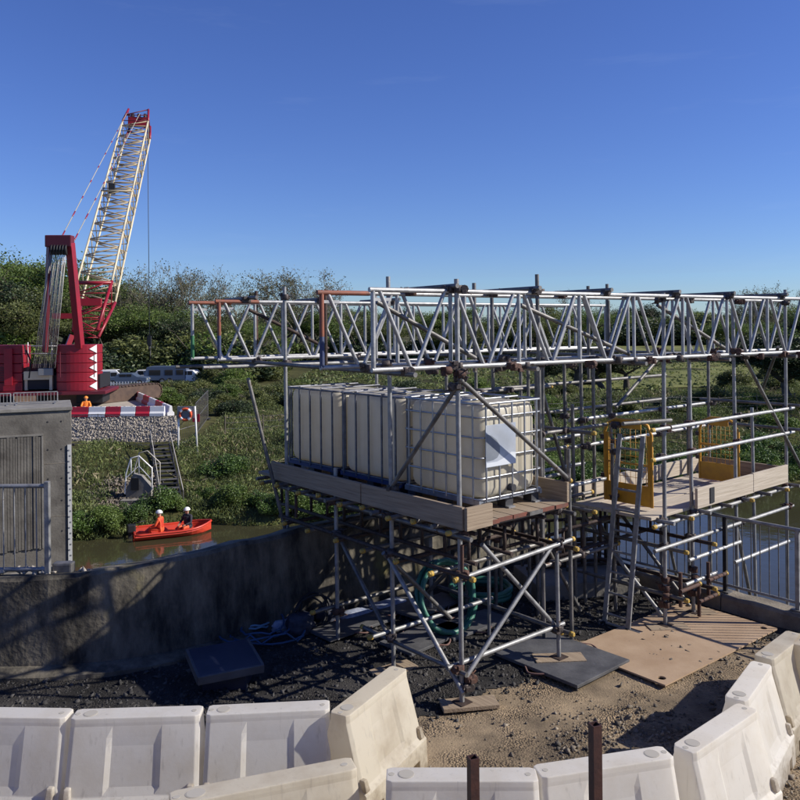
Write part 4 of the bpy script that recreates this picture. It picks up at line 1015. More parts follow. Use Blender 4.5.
def ground_mat(label, c, rz, L, W_, z=.03, m_="mat_grey", handle=True, th=.036):
    t = thing("ground_mat", label, "mat", (c[0], c[1], z), rz, group="grey plastic ground mats under the scaffold")
    a = MB().box((0, 0, th/2), (L, W_, th)).build("slab", m_, None, bevel=.006); a.parent = t
    if handle:
        for sy in (-1, 1):
            pts = [(-.13+.26*i/8+.01*math.sin(i), sy*(W_/2+.085*math.sin(math.pi*i/8)), .018-.01*math.sin(math.pi*i/8)) for i in range(9)]
            h = MB().path(pts, .011, 6).build("rope_handle", "rope", None); h.parent = t
    return t
c4 = [atz(514, 652, 0), atz(557, 692, 0), atz(612, 668, 0), atz(566, 640, 0)]
cc = sum(c4, Vector())/4
ground_mat("big grey ground mat with rope handles beside the tan sheet", cc, ANG+.02-math.pi/2, 1.12, .95, .03)
for i, (px, py, dr, L, W_) in enumerate(((426, 640, .1, 1.05, .52), (352, 630, .05, 1.0, .42), (382, 612, -.06, 1.0, .4), (430, 610, .12, .95, .4), (470, 628, .0, 1.0, .45), (330, 607, .2, .9, .36))):
    lab = ["grey ground mat just behind the cream barrier turned end on", "grey ground mat with looped rope handle near the black hose heap", "narrow grey ground mat in striped shade under the tanks", "grey ground mat below the green hose coil", "grey ground mat behind the big mat, under the platform's braces", "narrow grey ground mat tucked against the black hose heap"][i]
    ground_mat(lab, atz(px, py, 0), ANG+dr, L, W_, .03+.012*(i % 2))

def steel_post(label, px, py, d, w_):
    p = atd(px, py, d); zb_ = float(yard_z(np.array(p.x), np.array(p.y)))-.15
    t = thing("steel_post", label, "post", (p.x, p.y, zb_), group="rusty box section posts")
    h = w_/2; th = .006
    mb = MB()
    ring = lambda s, z: [(p.x+sx*s, p.y+sy*s, z) for sx, sy in ((-1, -1), (1, -1), (1, 1), (-1, 1))]
    vs = ring(h, zb_)+ring(h, p.z)+ring(h-th, p.z)+ring(h-th, p.z-.35)
    fs = [(i, (i+1) % 4, 4+(i+1) % 4, 4+i) for i in range(4)]+[(4+i, 4+(i+1) % 4, 8+(i+1) % 4, 8+i) for i in range(4)]+[(8+i, 8+(i+1) % 4, 12+(i+1) % 4, 12+i) for i in range(4)]+[(15, 14, 13, 12)]
    M3 = Matrix.Translation((p.x, p.y, 0)) @ Matrix.Rotation(.35, 4, 'Z') @ Matrix.Translation((-p.x, -p.y, 0))
    mb.add([M3 @ Vector(v) for v in vs], fs); mb.build("box_tube", "post_brown", t)
    MB().box((p.x, p.y, zb_+.02), (.14, .14, .01)).build("foot_plate", "post_brown", t)
steel_post("short rusty brown box section post before the white barrier", 473, 757, 4.25, .050)
steel_post("tall rusty brown box section post before the white barrier", 595, 724, 4.1, .050)

# navy tray / lid
t = thing("plastic_tray", "dark navy plastic tray lid propped on a block below the wall", "tray", (-1.9, 8.45, 0), .5)
M = Matrix.Translation((-1.88, 8.42, .27)) @ Matrix.Rotation(.45, 4, 'Z') @ Matrix.Rotation(.1, 4, 'X')
a = MB().box((0, 0, 0), (.66, .62, .05)).build("lid", "navy_plastic", None, bevel=.012); a.matrix_basis = M; setparent(a, t)
a = MB().box((0, -.31, -.012), (.68, .03, .085)).box((-.33, 0, -.012), (.03, .6, .085)).box((.33, 0, -.012), (.03, .6, .085)).build("rim", "mat_grey", None, bevel=.006); a.matrix_basis = M; setparent(a, t)
a = MB().box((-1.85, 8.48, .10), (.46, .42, .24)).build("block", "navy_plastic", t, bevel=.01)

# hoses and bundles
def coil(label, c, r0, loops, rr, m_, rot=None, jitter=.05, name="hose_coil", seed=1, flat=.04, cat="hose"):
    rnd = random.Random(seed); pts = []
    for i in range(int(loops*22)):
        a = 2*math.pi*i/22; k = r0*(1+jitter*math.sin(a*.37+seed)+jitter*.6*math.sin(a*1.7+seed*2)); p = Vector((k*math.cos(a), k*math.sin(a)*(1+.1*math.sin(a*.21)), rr+flat*(i/22)*rnd.uniform(.8, 1.1) % .14+.01*math.sin(a*3)))
        pts.append(p)
    M = Matrix.Translation(c) @ (rot.to_4x4() if rot is not None else Matrix.Identity(4))
    o = MB().path([M @ p for p in pts], rr, 8).build(name, m_); return tag(o, label, cat)
coil("pale blue hose coiled on the gravel at the foot of the wall", atz(250, 626, .05), .20, 5, .013, "pale_hose", None, .22, seed=3)
coil("blue hose lying in loose loops beside the navy tray", atz(262, 634, .04), .38, 4, .012, "blue_hose", None, .28, seed=5)
coil("thick green suction hose coiled flat under the tank platform", atz(481, 597, .03), .40, 3, .034, "green_hose", None, .06, seed=2, flat=.045)
coil("thick green suction hose coil leaning upright against the wall", atz(443, 600, .42)+Vector((0, .1, 0)), .40, 3, .034, "green_hose", Euler((R(72), 0, R(35))).to_matrix(), .05, seed=8, flat=.045)
coil("tangled black hose in a heap against the wall", atz(318, 618, .02), .24, 5, .016, "black_rubber", Euler((R(28), R(10), .4)).to_matrix(), .25, seed=11, flat=.06)
coil("black cable in upright loops on the hose heap", atz(312, 612, .22), .19, 4, .012, "black_rubber", Euler((R(70), 0, R(20))).to_matrix(), .2, seed=13, name="cable_coil", cat="cable")
def sack(label, c, d, rz, m_, seed):
    bm = bmesh.new(); bmesh.ops.create_icosphere(bm, subdivisions=3, radius=1); rnd = random.Random(seed); ph = [rnd.uniform(0, 6) for _ in range(6)]
    for v in bm.verts:
        x, y, z = v.co; k = 1+.10*math.sin(5*x+ph[0])*math.sin(4*y+ph[1])+.07*math.sin(9*z+ph[2]+4*x)+.05*math.sin(13*y+ph[3])
        q = Vector((math.copysign(abs(x)**.6, x), math.copysign(abs(y)**.6, y), z))*k; v.co = Vector((q.x*d[0]/2, q.y*d[1]/2, max(q.z, -.75)*d[2]/2+d[2]*.36))
    me = bpy.data.meshes.new("sack"); bm.to_mesh(me); bm.free(); me.materials.append(MATS[m_])
    for p in me.polygons: p.use_smooth = True
    o = bpy.data.objects.new("sack", me); COL.objects.link(o); o.location = c; o.rotation_euler = (0, 0, rz); return tag(o, label, "sack", "sacks and bags along the wall foot")
sack("dark bulging bag between the black hoses by the wall", atz(300, 634, 0), (.34, .28, .30), .3, "sack_dark", 1)
sack("dark bag slumped at the end of the black hose heap", atz(330, 622, 0), (.30, .26, .26), .9, "sack_dark", 2)
sack("crumpled blue white sack beside the pale blue hose", atz(283, 630, 0), (.30, .20, .16), .5, "sack_blue", 3)
sack("crumpled blue white sack lying beyond the platform pole", atz(356, 619, 0), (.46, .22, .14), .7, "sack_blue", 4)
sack("flattened blue white sack near the green hose coils", atz(388, 608, 0), (.6, .26, .11), .6, "sack_blue", 5)

# concrete slab with stacked beams
sl = atz(575, 600, 0)
o = MB().box((sl.x+.12, sl.y+.55, .11), (1.5, 1.0, .22), Matrix.Rotation(ANG-.5, 3, 'Z')).build("concrete_slab", "concrete", None, bevel=.02); tag(o, "low grey concrete slab behind the tank platform", "slab")
for i, (dx, dy, dz) in enumerate(((-.05, .75, .25), (.02, .95, .25), (-.02, .85, .60))):
    bt = thing("stacked_beam", ["rusty ladder beam standing on the front of the concrete slab", "rusty ladder beam standing on the rear of the concrete slab", "rusty ladder beam laid on top of the other two"][i], "beam", (sl.x+dx, sl.y+dy, dz), group="rusty ladder beams on the slab")
    dd = Vector((.95, .18, 0))*.75
    c = Vector((sl.x+dx+.2, sl.y+dy, 0)); ladder_beam(bt, c-dd, c+dd, dz+.3, dz, "rust_dark", .25)

# ================================================================== FAR BANK: CRANE PLATFORM
PZ = -1.35          # top of the crane platform
def tz(x, y): return float(terrain_z(np.array(float(x)), np.array(float(y))))
xr = atd(176, 420, 46.8).x
em = thing("crane_hardstanding", "raised stone filled platform under the crane with gravel face", "platform", (-25, 50, -3.4))
mb = MB()
xb_ = atd(140, 400, 60).x
fr = [(-70, 46.8), (xr, 46.8), (xb_, 60), (xb_-6, 72), (-70, 72)]
ft = [(-70, 44.6), (xr+1.2, 44.6), (xb_+1.2, 61), (xb_-5, 73), (-70, 73)]
mb.hexa([Vector((x, y, -4.2)) for x, y in ft], [Vector((x, y, PZ)) for x, y in fr]); mb.build("fill", "stone_pale", em)
P = []
for _ in range(15000):
    x = random.uniform(-34, xr+.6); f = random.random(); 
    if x > xr+.9*(1-f): continue
    P.append((x, 44.6+2.2*f-.03, -4.2+(PZ+4.2)*f))
P = np.array(P); stones("stone_facing", P, np.random.uniform(.04, .10, len(P)), "stone_pale", "pale broken stone face", em)
for px in (98, 154):
    p = atd(px, 408, 44.5); tube("edge_pole", (p.x, 44.5, -3.6), (p.x, 44.5, PZ+.2), .03, "galv_dull", em, 6)

# red and white barriers on the platform edge
def rw_barrier(label, px0, px1, py, d, m_, red):
    a = atd(px0, py, d); b_ = atd(px1, py, d); c = (a+b_)/2; L = (b_-a).length-.03
    t = thing("road_barrier", label, "barrier", (c.x, c.y, PZ), math.atan2(b_.y-a.y, b_.x-a.x), group="red and white barriers along the crane platform")
    mb = MB(); h = .58
    prof = [(-.2, 0), (-.2, .18), (-.10, .28), (-.07, h), (.07, h), (.10, .28), (.2, .18), (.2, 0)]
    mb.hexa([Vector((-L/2, y, z)) for y, z in prof], [Vector((L/2, y, z)) for y, z in prof]); o = mb.build("body", m_, None, bevel=.015); o.parent = t
    for sx in (-.25*L, .25*L):
        o = MB().box((sx, 0, h+.012), (.12, .1, .03)).build("filler_cap", "cap_grey", None); o.parent = t
xsb = [52, 70, 89, 106, 121, 136, 150, 165]
for i in range(7):
    red = i % 2 == 1
    lab = ("red plastic road barrier on the crane platform edge, %s" if red else "white plastic road barrier on the crane platform edge, %s") % ["nearest the pier top", "next to the pier corner", "next to the worker", "below the crane track", "past the crane track end", "second from the platform's end", "at the platform's sloping end"][i]
    rw_barrier(lab, xsb[i], xsb[i+1], 410, 46.9, "red_plastic" if red else "white_paint", red)

for i in range(6):
    f0, f1 = i/6, (i+1)/6; e0 = Vector((xr-.35, 47.0, 0)).lerp(Vector((xb_-.3, 59.5, 0)), f0); e1 = Vector((xr-.35, 47.0, 0)).lerp(Vector((xb_-.3, 59.5, 0)), f1)
    t = thing("road_barrier", ("red" if i % 2 else "white")+" road barrier on the platform's side edge, "+["at the platform corner", "second back from the corner", "third back from the corner", "fourth back from the corner", "second from the rear end", "at the rear end beside the track"][i], "barrier", ((e0+e1)/2)+Vector((0, 0, PZ)), math.atan2(e1.y-e0.y, e1.x-e0.x), group="barriers on the platform's side edge")
    L = (e1-e0).length-.04; prof = [(-.2, 0), (-.2, .18), (-.10, .28), (-.07, .58), (.07, .58), (.10, .28), (.2, .18), (.2, 0)]
    o = MB().hexa([Vector((-L/2, y, z)) for y, z in prof], [Vector((L/2, y, z)) for y, z in prof]).build("body", "red_plastic" if i % 2 else "white_paint", None, bevel=.015); o.parent = t
    o = MB().box((0, 0, .592), (.12, .1, .03)).build("filler_cap", "cap_grey", None); o.parent = t

# ================================================================== CRAWLER CRANE
CD = 52.0
cr = thing("crawler_crane", "large crimson crawler crane with cream lattice boom on the far bank", "crane", (atd(60, 400, CD).x, CD, PZ))
def cp(px, py, d=CD): return atd(px, py, d)
bd = Vector((-.16, .987, 0)); bw = Vector((.987, .16, 0)); BR = Matrix.Rotation(math.atan2(.16, .987), 3, 'Z')
# boom
foot = cp(85, 338, 53.5); tip = cp(139, 120, 80.0)
ax = (tip-foot); BL = ax.length; ax.normalize(); side = bw.copy(); side = (side-ax*side.dot(ax)).normalized(); nor = side.cross(ax).normalized()
if nor.z < 0: nor = -nor
def bpnt(s, i, j, w_=1.18, h_=.95): return foot+ax*s+side*(i*w_)+nor*(j*h_)
def section(name, s0, s1, mch, mlc, parent, w0=1.18, w1=1.18, h0=.95, h1=.95, step=1.0, rc=.085):
    mb = MB(); ml = MB(); n = max(2, int((s1-s0)/step))
    def q(k, i, j): f = k/n; return bpnt(s0+(s1-s0)*f, i, j, w0+(w1-w0)*f, h0+(h1-h0)*f)
    for i in (-1, 1):
        for j in (-1, 1): mb.tube(q(0, i, j), q(n, i, j), rc, 6)
    for k in range(n):
        e = 1 if k % 2 else -1
        for j in (-1, 1):
            ml.tube(q(k, -e, j), q(k+1, e, j), .050, 4); ml.tube(q(k, -1, j), q(k, 1, j), .042, 4)
        for i in (-1, 1):
            ml.tube(q(k, i, -e), q(k+1, i, e), .040, 4)
    ch = mb.build(name, mch, parent); ml.build("lacing", mlc, ch); return ch
section("boom_base", 0.4, 5.2, "crane_red", "crane_red", cr, .75, 1.18, .3, .95, 1.2, .12)
nsec = 4; s0 = 5.2; s1 = BL-2.3
for k in range(nsec):
    section("boom_section", s0+(s1-s0)*k/nsec+.05, s0+(s1-s0)*(k+1)/nsec-.05, "crane_cream", "lacing", cr)
section("boom_head", BL-2.3, BL+.5, "crane_red", "crane_red_dark", cr, 1.18, .95, .95, .9, 1.0, .11)
mb = MB()
for i in (-.6, 0, .6): mb.tube(bpnt(BL+.2, i-.12, 0, 1, .5), bpnt(BL+.2, i+.12, 0, 1, .5), .55, 14)
mb.build("head_sheave", "dark_steel", cr)
MB().box(bpnt(BL-.5, 0, 0), (1.9, .5, .9), BR).build("head_plate", "crane_red", cr)
mb = MB(); mb.tube(bpnt(5.0, -1, 1), bpnt(5.0, 1, 1), .13, 6); mb.box(bpnt(3.0, 0, .8), (1.5, .5, .5), BR); mb.build("boom_cross_head", "crane_red", cr)
MB().box(bpnt(18.5, -.4, 1.1), (.5, .4, .9), BR).build("rope_guide", "dark_steel", cr)
MB().tube(bpnt(18.2, -1.1, 1.05), bpnt(18.2, 1.1, 1.05), .1, 6).build("guide_bar", "lacing", cr)
# hoist rope
hp = bpnt(BL+.5, .75, -.3, 1, .9); bottom = Vector((hp.x, hp.y, cp(144, 336, 80).z))
MB().tube(hp, bottom, .035, 5).build("hoist_rope", "wire", cr)
MB().box(bottom+Vector((0, 0, -.5)), (.35, .3, 1.0)).tube(bottom+Vector((0, 0, -1)), bottom+Vector((0, 0, -1.5)), .12, 8).build("hook_block", "dark_steel", cr)
# gantry (A-frame)
gl = cp(49.5, 243, 50.5); gr_ = cp(70, 243, 50.5); gm = (gl+gr_)/2
fl = cp(42, 352, 51.2); frr = cp(80, 348, 51.6)
def strut(mb, a, b_, w_, h_):
    d = (b_-a); M3 = d.to_track_quat('Z', 'Y').to_matrix(); mb.box((a+b_)/2, (w_, h_, d.length), M3)
mb = MB(); strut(mb, frr, gr_, .42, .5); mb.build("gantry_leg", "crane_red", cr, bevel=.03)
mb = MB(); strut(mb, fl+Vector((.2, 0, 0)), gl, .22, .5); mb.build("gantry_leg", "crane_red_dark", cr, bevel=.03)
mb = MB(); strut(mb, gl+Vector((-.18, 0, .1)), gr_+Vector((.18, 0, .1)), .6, .75); mb.build("gantry_head", "crane_red_dark", cr, bevel=.06)
mb = MB()
for k in range(6):
    p = gl.lerp(gr_, .15+.14*k)-Vector((0, .2, .45)); mb.tube(p, p+bw*.1, .33, 12)
mb.build("gantry_sheave", "dark_steel", cr)
MB().box(cp(66, 316, 52), (1.6, .25, .35), BR).build("gantry_tie", "crane_red", cr)
mb = MB()
for k in range(13):
    a = gl.lerp(gr_, .12+.76*k/12)-Vector((0, .25, .55)); b_ = cp(33+22*k/12, 368, 51.0+.5*(k % 3)); mb.tube(a, b_, .028, 4)
mb.build("luffing_rope", "rope_grey", cr)
# pendants with red and white joints
for nm, a, b_ in (("l", gl.lerp(gr_, .45)+Vector((0, .3, .3)), bpnt(BL-.6, -.85, 1)), ("r", gr_+Vector((.1, .3, .1)), bpnt(BL-.6, .2, 1))):
    pn = MB().tube(a, b_, .032, 5).build("pendant", "cap_grey", cr); n = 9
    for k in range(n):
        p = a.lerp(b_, (k+.1)/n); q = a.lerp(b_, (k+.1)/n+(.014 if k > 1 else .03)); MB().tube(p, q, .05, 6).build("pendant_joint", "crane_red", pn)
# upperworks
zt_ = cp(0, 345).z; zl_ = cp(0, 391).z; zc = (zt_+zl_)/2; zh = zt_-zl_
c = cp(77, 370, CD); dr = 1.28
mb = MB(); ring = []
for i in range(13):
    a = R(200+140*i/12); ring.append((dr*math.cos(a), .65*math.sin(a)))
ring += [(dr, 1.6), (-dr, 1.6)]
slabs = 5
for k in range(slabs):
    z0 = zl_+zh*k/slabs; z1 = zl_+zh*(k+1)/slabs-.025; mb = MB()
    rr_ = [BR @ Vector((x, y, 0)) for x, y in ring]
    mb.hexa([Vector((c.x+v.x, CD+v.y, z0)) for v in rr_], [Vector((c.x+v.x, CD+v.y, z1)) for v in rr_]); mb.build("counterweight_slab", "crane_red", cr, bevel=.02, seg=1)
nT = 5
for k in range(nT):
    z0 = zl_+zh*k/nT+.03; z1 = zl_+zh*(k+1)/nT-.03
    xa = dr-.03; pts = [(xa+.03, -.18, z0), (xa+.03, -.18, z1), (xa-.36, -.47, (z0+z1)/2)]
    mb = MB(); w3 = [BR @ Vector((x, y-.06, 0)) for x, y, z in pts]
    vs = [Vector((c.x+w3[i].x, CD+w3[i].y, pts[i][2])) for i in range(3)]
    mb.hexa(vs, [v+BR @ Vector((0, .05, 0)) for v in vs]); mb.build("hazard_triangle", "white_paint", cr)
cl = cp(6, 370, CD)
for k in range(slabs):
    z0 = zl_+zh*k/slabs; mb = MB(); mb.box((cl.x-.45, CD+.3, z0+zh/slabs/2), (3.1, 2.0, zh/slabs-.025), BR); mb.build("counterweight_slab", "crane_red", cr, bevel=.03, seg=1)
MB().box((cp(14, 372).x, CD-.75, zc+.1), (.5, .1, zh*.8), BR).build("access_plate", "crane_red", cr, bevel=.02)
mid = cp(40, 380, CD)
MB().box((mid.x, CD+1.6, zl_+.55), (7.0, 3.4, .9), BR).build("machine_deck", "dark_steel", cr)
mb = MB().tube((mid.x-.75, CD+.6, zl_+1.1), (mid.x+.75, CD+.6, zl_+1.1), .62, 18); mb.build("winch_drum", "dark_steel", cr)
mb = MB().box((mid.x, CD-.2, zl_+1.0), (1.75, .25, .55), BR).box((mid.x-.8, CD-.15, zl_+.55), (.18, .3, 1.0), BR).box((mid.x+.8, CD-.15, zl_+.55), (.18, .3, 1.0), BR); mb.build("winch_frame", "crane_cream", cr, bevel=.02)
mb = MB()
for px in (28, 52): 
    p = cp(px, 352, 52.6); mb.tube((p.x, 52.6, zt_-1.2), (p.x, 52.6, zt_+.15), .03, 5)
a = cp(28, 346, 52.6); b_ = cp(57, 346, 52.6); mb.tube(a, b_, .03, 5); mb.tube(a-Vector((0, 0, .5)), b_-Vector((0, 0, .5)), .03, 5); mb.build("deck_handrail", "white_paint", cr)
MB().box((cp(48, 392).x, CD+1.2, zl_-.12), (7.2, 4.6, .22), BR).build("house_frame", "crane_red_dark", cr, bevel=.03)
p0 = cp(60, 352, 53.2); mb = MB()
strut(mb, cp(50, 378, 52.5), cp(63, 352, 53.2), .28, .3); strut(mb, cp(58, 372, 52.6), cp(72, 335, 53.2), .22, .3); mb.build("backstay", "crane_red", cr)
for k in range(7):
    MB().box((cl.x-.3, CD-.72, zl_+.55+.16*k), (1.5, .05, .07), BR).build("louvre", "crane_red_dark", cr)
for px in (60, 94): tube("grab_rail", cp(px, 352, 50.9)-Vector((0, 0, 1.6)), cp(px, 352, 50.9), .03, "crane_red_dark", cr, 5)
MB().box(cp(46, 372, 51.6), (.9, .3, .45), BR).build("winch_motor", "grey_steel", cr, bevel=.03)
MB().path([cp(26, 350, 51.6), cp(31, 362, 51.6), cp(29, 378, 51.6)], .05, 6).build("hydraulic_hose", "black_rubber", cr)
# crawler tracks
for px, nm in ((112, 0), (14, 1)):
    p = cp(px, 400, 54); L = 8.2; h_ = 1.02; mb = MB(); ring = []
    r_ = h_/2
    for i in range(9): a = R(-90+180*i/8); ring.append((L/2+r_*math.cos(a), r_*math.sin(a)))
    for i in range(9): a = R(90+180*i/8); ring.append((-L/2+r_*math.cos(a), r_*math.sin(a)))
    D2 = Vector((.45, .893, 0)); W2 = Vector((.893, -.45, 0))
    base = Vector((p.x-1.0, 56.0, PZ+.03+r_))
    tr = MB(); tr.hexa([base+D2*x+W2*-.55+Vector((0, 0, z)) for x, z in ring], [base+D2*x+W2*.55+Vector((0, 0, z)) for x, z in ring]); track = tr.build("track", "track_brown", cr)
    per = [(base+D2*x+Vector((0, 0, z)), Vector((0, 0, 1))) for x, z in ring]
    n = 26
    for i in range(n):
        for zz in (1, -1):
            if zz < 0: continue
            q = base+D2*(-L/2+L*i/(n-1))+Vector((0, 0, zz*(r_+.03))); MB().box(q, (1.25, .24, .06), Matrix.Rotation(math.atan2(D2.y, D2.x)-math.pi/2, 3, 'Z')).build("track_shoe", "track_brown", track)
    for i in range(6):
        a = R(-75+150*i/5); q = base+D2*(L/2+(r_+.03)*math.cos(a))+Vector((0, 0, (r_+.03)*math.sin(a)))
        M3 = Matrix.Rotation(math.atan2(D2.y, D2.x)-math.pi/2, 3, 'Z') @ Matrix.Rotation(-(math.pi/2-a), 3, 'X'); MB().box(q, (1.25, .24, .06), M3).build("track_shoe", "track_brown", track)
MB().box((cp(60, 398).x, 54.6, PZ+.62), (4.2, 3.6, .75), BR).build("undercarriage", "dark_steel", cr, bevel=.05)

# ================================================================== PEOPLE
def hand_tubes(mb, w, d, side_):
    d = Vector(d).normalized(); s = d.cross(Vector((0, 0, 1))).normalized(); u_ = s.cross(d)
    mb.box(w+d*.045, (.075, .09, .03), Matrix((s, d, u_)).transposed())
    for k, L in enumerate((.055, .068, .072, .062)):
        a = w+d*.085+s*(-.03+.02*k); b_ = a+d*L*.6-u_*.01; mb.tube(a, b_, .0095, 5); mb.tube(b_, b_+d*L*.4-u_*.022, .0085, 5)
    a = w+d*.03+s*side_*.04; mb.tube(a, a+s*side_*.028+d*.045, .0105, 5)
def person(name_label, loc, rz, pose, suit, helmet_m, legs_m=None):
    t = thing("person", name_label, "person", loc, rz)
    J = {"pelvis": ((0, 0, .0), .145), "belly": ((0, .02, .16), .15), "chest": ((0, .04, .36), .165), "neck0": ((0, .04, .50), .075), "neck": ((0, .055, .57), .058), "head": ((0, .075, .67), .098), "crown": ((0, .07, .75), .075)}
    for sx, k in ((-1, "l"), (1, "r")):
        J["sh"+k] = ((sx*.19, .03, .455), .075)
        J["hip"+k] = ((sx*.10, .0, -.03), .115)
        if pose == "sit":
            J["el"+k] = ((sx*.27, .14, .20), .055); J["wr"+k] = ((sx*.17, .36, .14), .04)
            J["kn"+k] = ((sx*.13, .42, .03), .07); J["an"+k] = ((sx*.13, .44, -.36), .05); J["to"+k] = ((sx*.14, .62, -.40), .045)
        elif pose == "crouch":
            J["el"+k] = ((sx*.27, .16, .22), .055); J["wr"+k] = ((sx*.16, .38, .16), .04)
            J["kn"+k] = ((sx*.16, .38, .12), .07); J["an"+k] = ((sx*.13, .14, -.22), .05); J["to"+k] = ((sx*.14, .32, -.26), .045)
        else:
            J["el"+k] = ((sx*.25, .02, .18), .055); J["wr"+k] = ((sx*.24, .14, -.05), .04)
            J["kn"+k] = ((sx*.11, .03, -.44), .07); J["an"+k] = ((sx*.11, 0, -.84), .05); J["to"+k] = ((sx*.13, .17, -.88), .045)
    E = [("pelvis", "belly"), ("belly", "chest"), ("chest", "neck0"), ("neck0", "neck"), ("neck", "head"), ("head", "crown")]
    for k in "lr": E += [("chest", "sh"+k), ("sh"+k, "el"+k), ("el"+k, "wr"+k), ("pelvis", "hip"+k), ("hip"+k, "kn"+k), ("kn"+k, "an"+k), ("an"+k, "to"+k)]
    names = list(J); me = bpy.data.meshes.new("body"); me.from_pydata([J[n][0] for n in names], [(names.index(a), names.index(b_)) for a, b_ in E], [])
    o = bpy.data.objects.new("body", me); COL.objects.link(o)
    sk = o.modifiers.new("skin", 'SKIN'); 
    for i, n in enumerate(names):
        sv = me.skin_vertices[0].data[i]; sv.radius = (J[n][1], J[n][1]*(.78 if n in ("chest", "belly", "pelvis") else 1)); sv.use_root = n == "pelvis"
    ss_ = o.modifiers.new("sub", 'SUBSURF'); ss_.levels = 2; ss_.render_levels = 2
    dg = bpy.context.evaluated_depsgraph_get(); dg.update(); nm = bpy.data.meshes.new_from_object(o.evaluated_get(dg))
    o.modifiers.clear(); o.data = nm
    for m_ in (suit, "skin", legs_m or suit, "dark_cloth"): nm.materials.append(MATS[m_])
    for p in nm.polygons:
        p.use_smooth = True; z = p.center.z; y = p.center.y
        p.material_index = 1 if z > .555 else (3 if (pose == "sit" and z < -.33) or (pose == "crouch" and z < -.2) else (2 if z < -.06 or (pose == "sit" and z < .1 and y > .15 and abs(p.center.x) < .2) else 0))
    o.parent = t
    for sx, k in ((-1, "l"), (1, "r")):
        mb = MB(); hand_tubes(mb, Vector(J["wr"+k][0]), Vector(J["wr"+k][0])-Vector(J["el"+k][0]), -sx); h = mb.build("hand", "skin", None); h.parent = t
    bm = bmesh.new(); bmesh.ops.create_uvsphere(bm, u_segments=16, v_segments=10, radius=.135)
    bmesh.ops.delete(bm, geom=[v for v in bm.verts if v.co.z < -.02], context='VERTS')
    for v in bm.verts: v.co = Vector((v.co.x*.95, v.co.y*1.12, v.co.z*.98))+Vector((0, .07, .70))
    hm = bpy.data.meshes.new("helmet"); bm.to_mesh(hm); bm.free(); hm.materials.append(MATS[helmet_m])
    for p in hm.polygons: p.use_smooth = True
    ho = bpy.data.objects.new("helmet", hm); COL.objects.link(ho); ho.parent = t
    if pose == "sit":
        lj = MB().hexa([Vector((.175*math.cos(a), .035+.15*math.sin(a), .10)) for a in np.linspace(0, 6.283, 17)[:-1]], [Vector((.165*math.cos(a), .04+.15*math.sin(a), .45)) for a in np.linspace(0, 6.283, 17)[:-1]]).build("life_jacket", "dark_cloth" if suit == "dark_cloth" else "boat_red", None, bevel=.02); lj.parent = t
        o2 = MB().hexa([Vector((.18*math.cos(a), .037+.155*math.sin(a), .22)) for a in np.linspace(0, 6.283, 17)[:-1]], [Vector((.178*math.cos(a), .038+.155*math.sin(a), .265)) for a in np.linspace(0, 6.283, 17)[:-1]]).build("reflective_strip", "cap_grey", lj)
    br = MB().tube((0, .075, .683), (0, .075, .695), .15, 16).build("helmet_brim", helmet_m, ho)
    f = MB()      # face: nose, eyes, mouth
    f.tube((0, .165, .665), (0, .19, .645), .012, 5); 
    for sx in (-1, 1): f.tube((sx*.036, .158, .672), (sx*.036, .168, .672), .012, 6)
    f.tube((-.025, .163, .615), (.025, .163, .615), .007, 5); fo = f.build("face_features", "skin", None); fo.parent = t
    return t

# ================================================================== RESCUE BOAT
a = atz(134, 538, WATER); b_ = atz(211, 530, WATER); bl = (b_-a).length; brz = math.atan2(b_.y-a.y, b_.x-a.x); bc = (a+b_)/2
bt = thing("rescue_boat", "small orange red open boat with two helmeted crew on the river", "boat", (bc.x, bc.y, WATER), brz)
mb = MB(); sec = []; hl = bl/2
for i, f in enumerate(np.linspace(-1, 1, 15)):
    x = f*hl; w_ = .78*(1-max(0, (f-.25)/.75)**2.2*.92); sh = .25+.15*max(0, f)**2; kz = -.16+.30*max(0, (f-.55)/.45)**2
    sec.append([(x, -w_, sh), (x, -w_-.03*(1-max(0, f)), sh-.07), (x, -w_*.86, .06), (x, -w_*.45, kz+.02), (x, 0, kz), (x, w_*.45, kz+.02), (x, w_*.86, .06), (x, w_+.03*(1-max(0, f)), sh-.07), (x, w_, sh), (x, w_*.82, sh-.02), (x, w_*.74, .08), (x, 0, .05), (x, -w_*.74, .08), (x, -w_*.82, sh-.02)])
k = len(sec[0])
for s_ in sec: mb.v += s_
for i in range(len(sec)-1):
    for j in range(k): mb.f.append([i*k+j, i*k+(j+1) % k, (i+1)*k+(j+1) % k, (i+1)*k+j]); mb.sm.append(False)
mb.f.append(list(range(k))); mb.sm.append(False); mb.f.append(list(range((len(sec)-1)*k, len(sec)*k))[::-1]); mb.sm.append(False)
o = mb.build("hull", "boat_red", None, bevel=.012, seg=1); o.parent = bt
for x in (-.55, .35):
    o = MB().box((x*hl*.9, 0, .22), (.28, 1.2, .05)).build("thwart", "boat_red", None, bevel=.01); o.parent = bt
pts = [(s_[0][0], s_[0][1], s_[0][2]+.02) for s_ in sec]+[(s_[8][0], s_[8][1], s_[8][2]+.02) for s_ in sec[::-1]]
o = MB().path(pts, .045, 8, True).build("gunwale", "boat_red", None); o.parent = bt
mt_ = MB().box((-hl-.10, 0, .42), (.34, .28, .34)).build("outboard_motor", "black_rubber", None, bevel=.05); mt_.parent = bt
o = MB().box((-hl-.15, 0, .1), (.16, .12, .6)).build("motor_leg", "black_rubber", None, bevel=.02); o.parent = mt_
o = MB().tube((-hl+.0, 0, .62), (-hl+.45, .05, .66), .02, 6).build("tiller", "black_rubber", None); o.parent = mt_
Mb = Matrix.Translation((bc.x, bc.y, WATER)) @ Matrix.Rotation(brz, 4, 'Z')
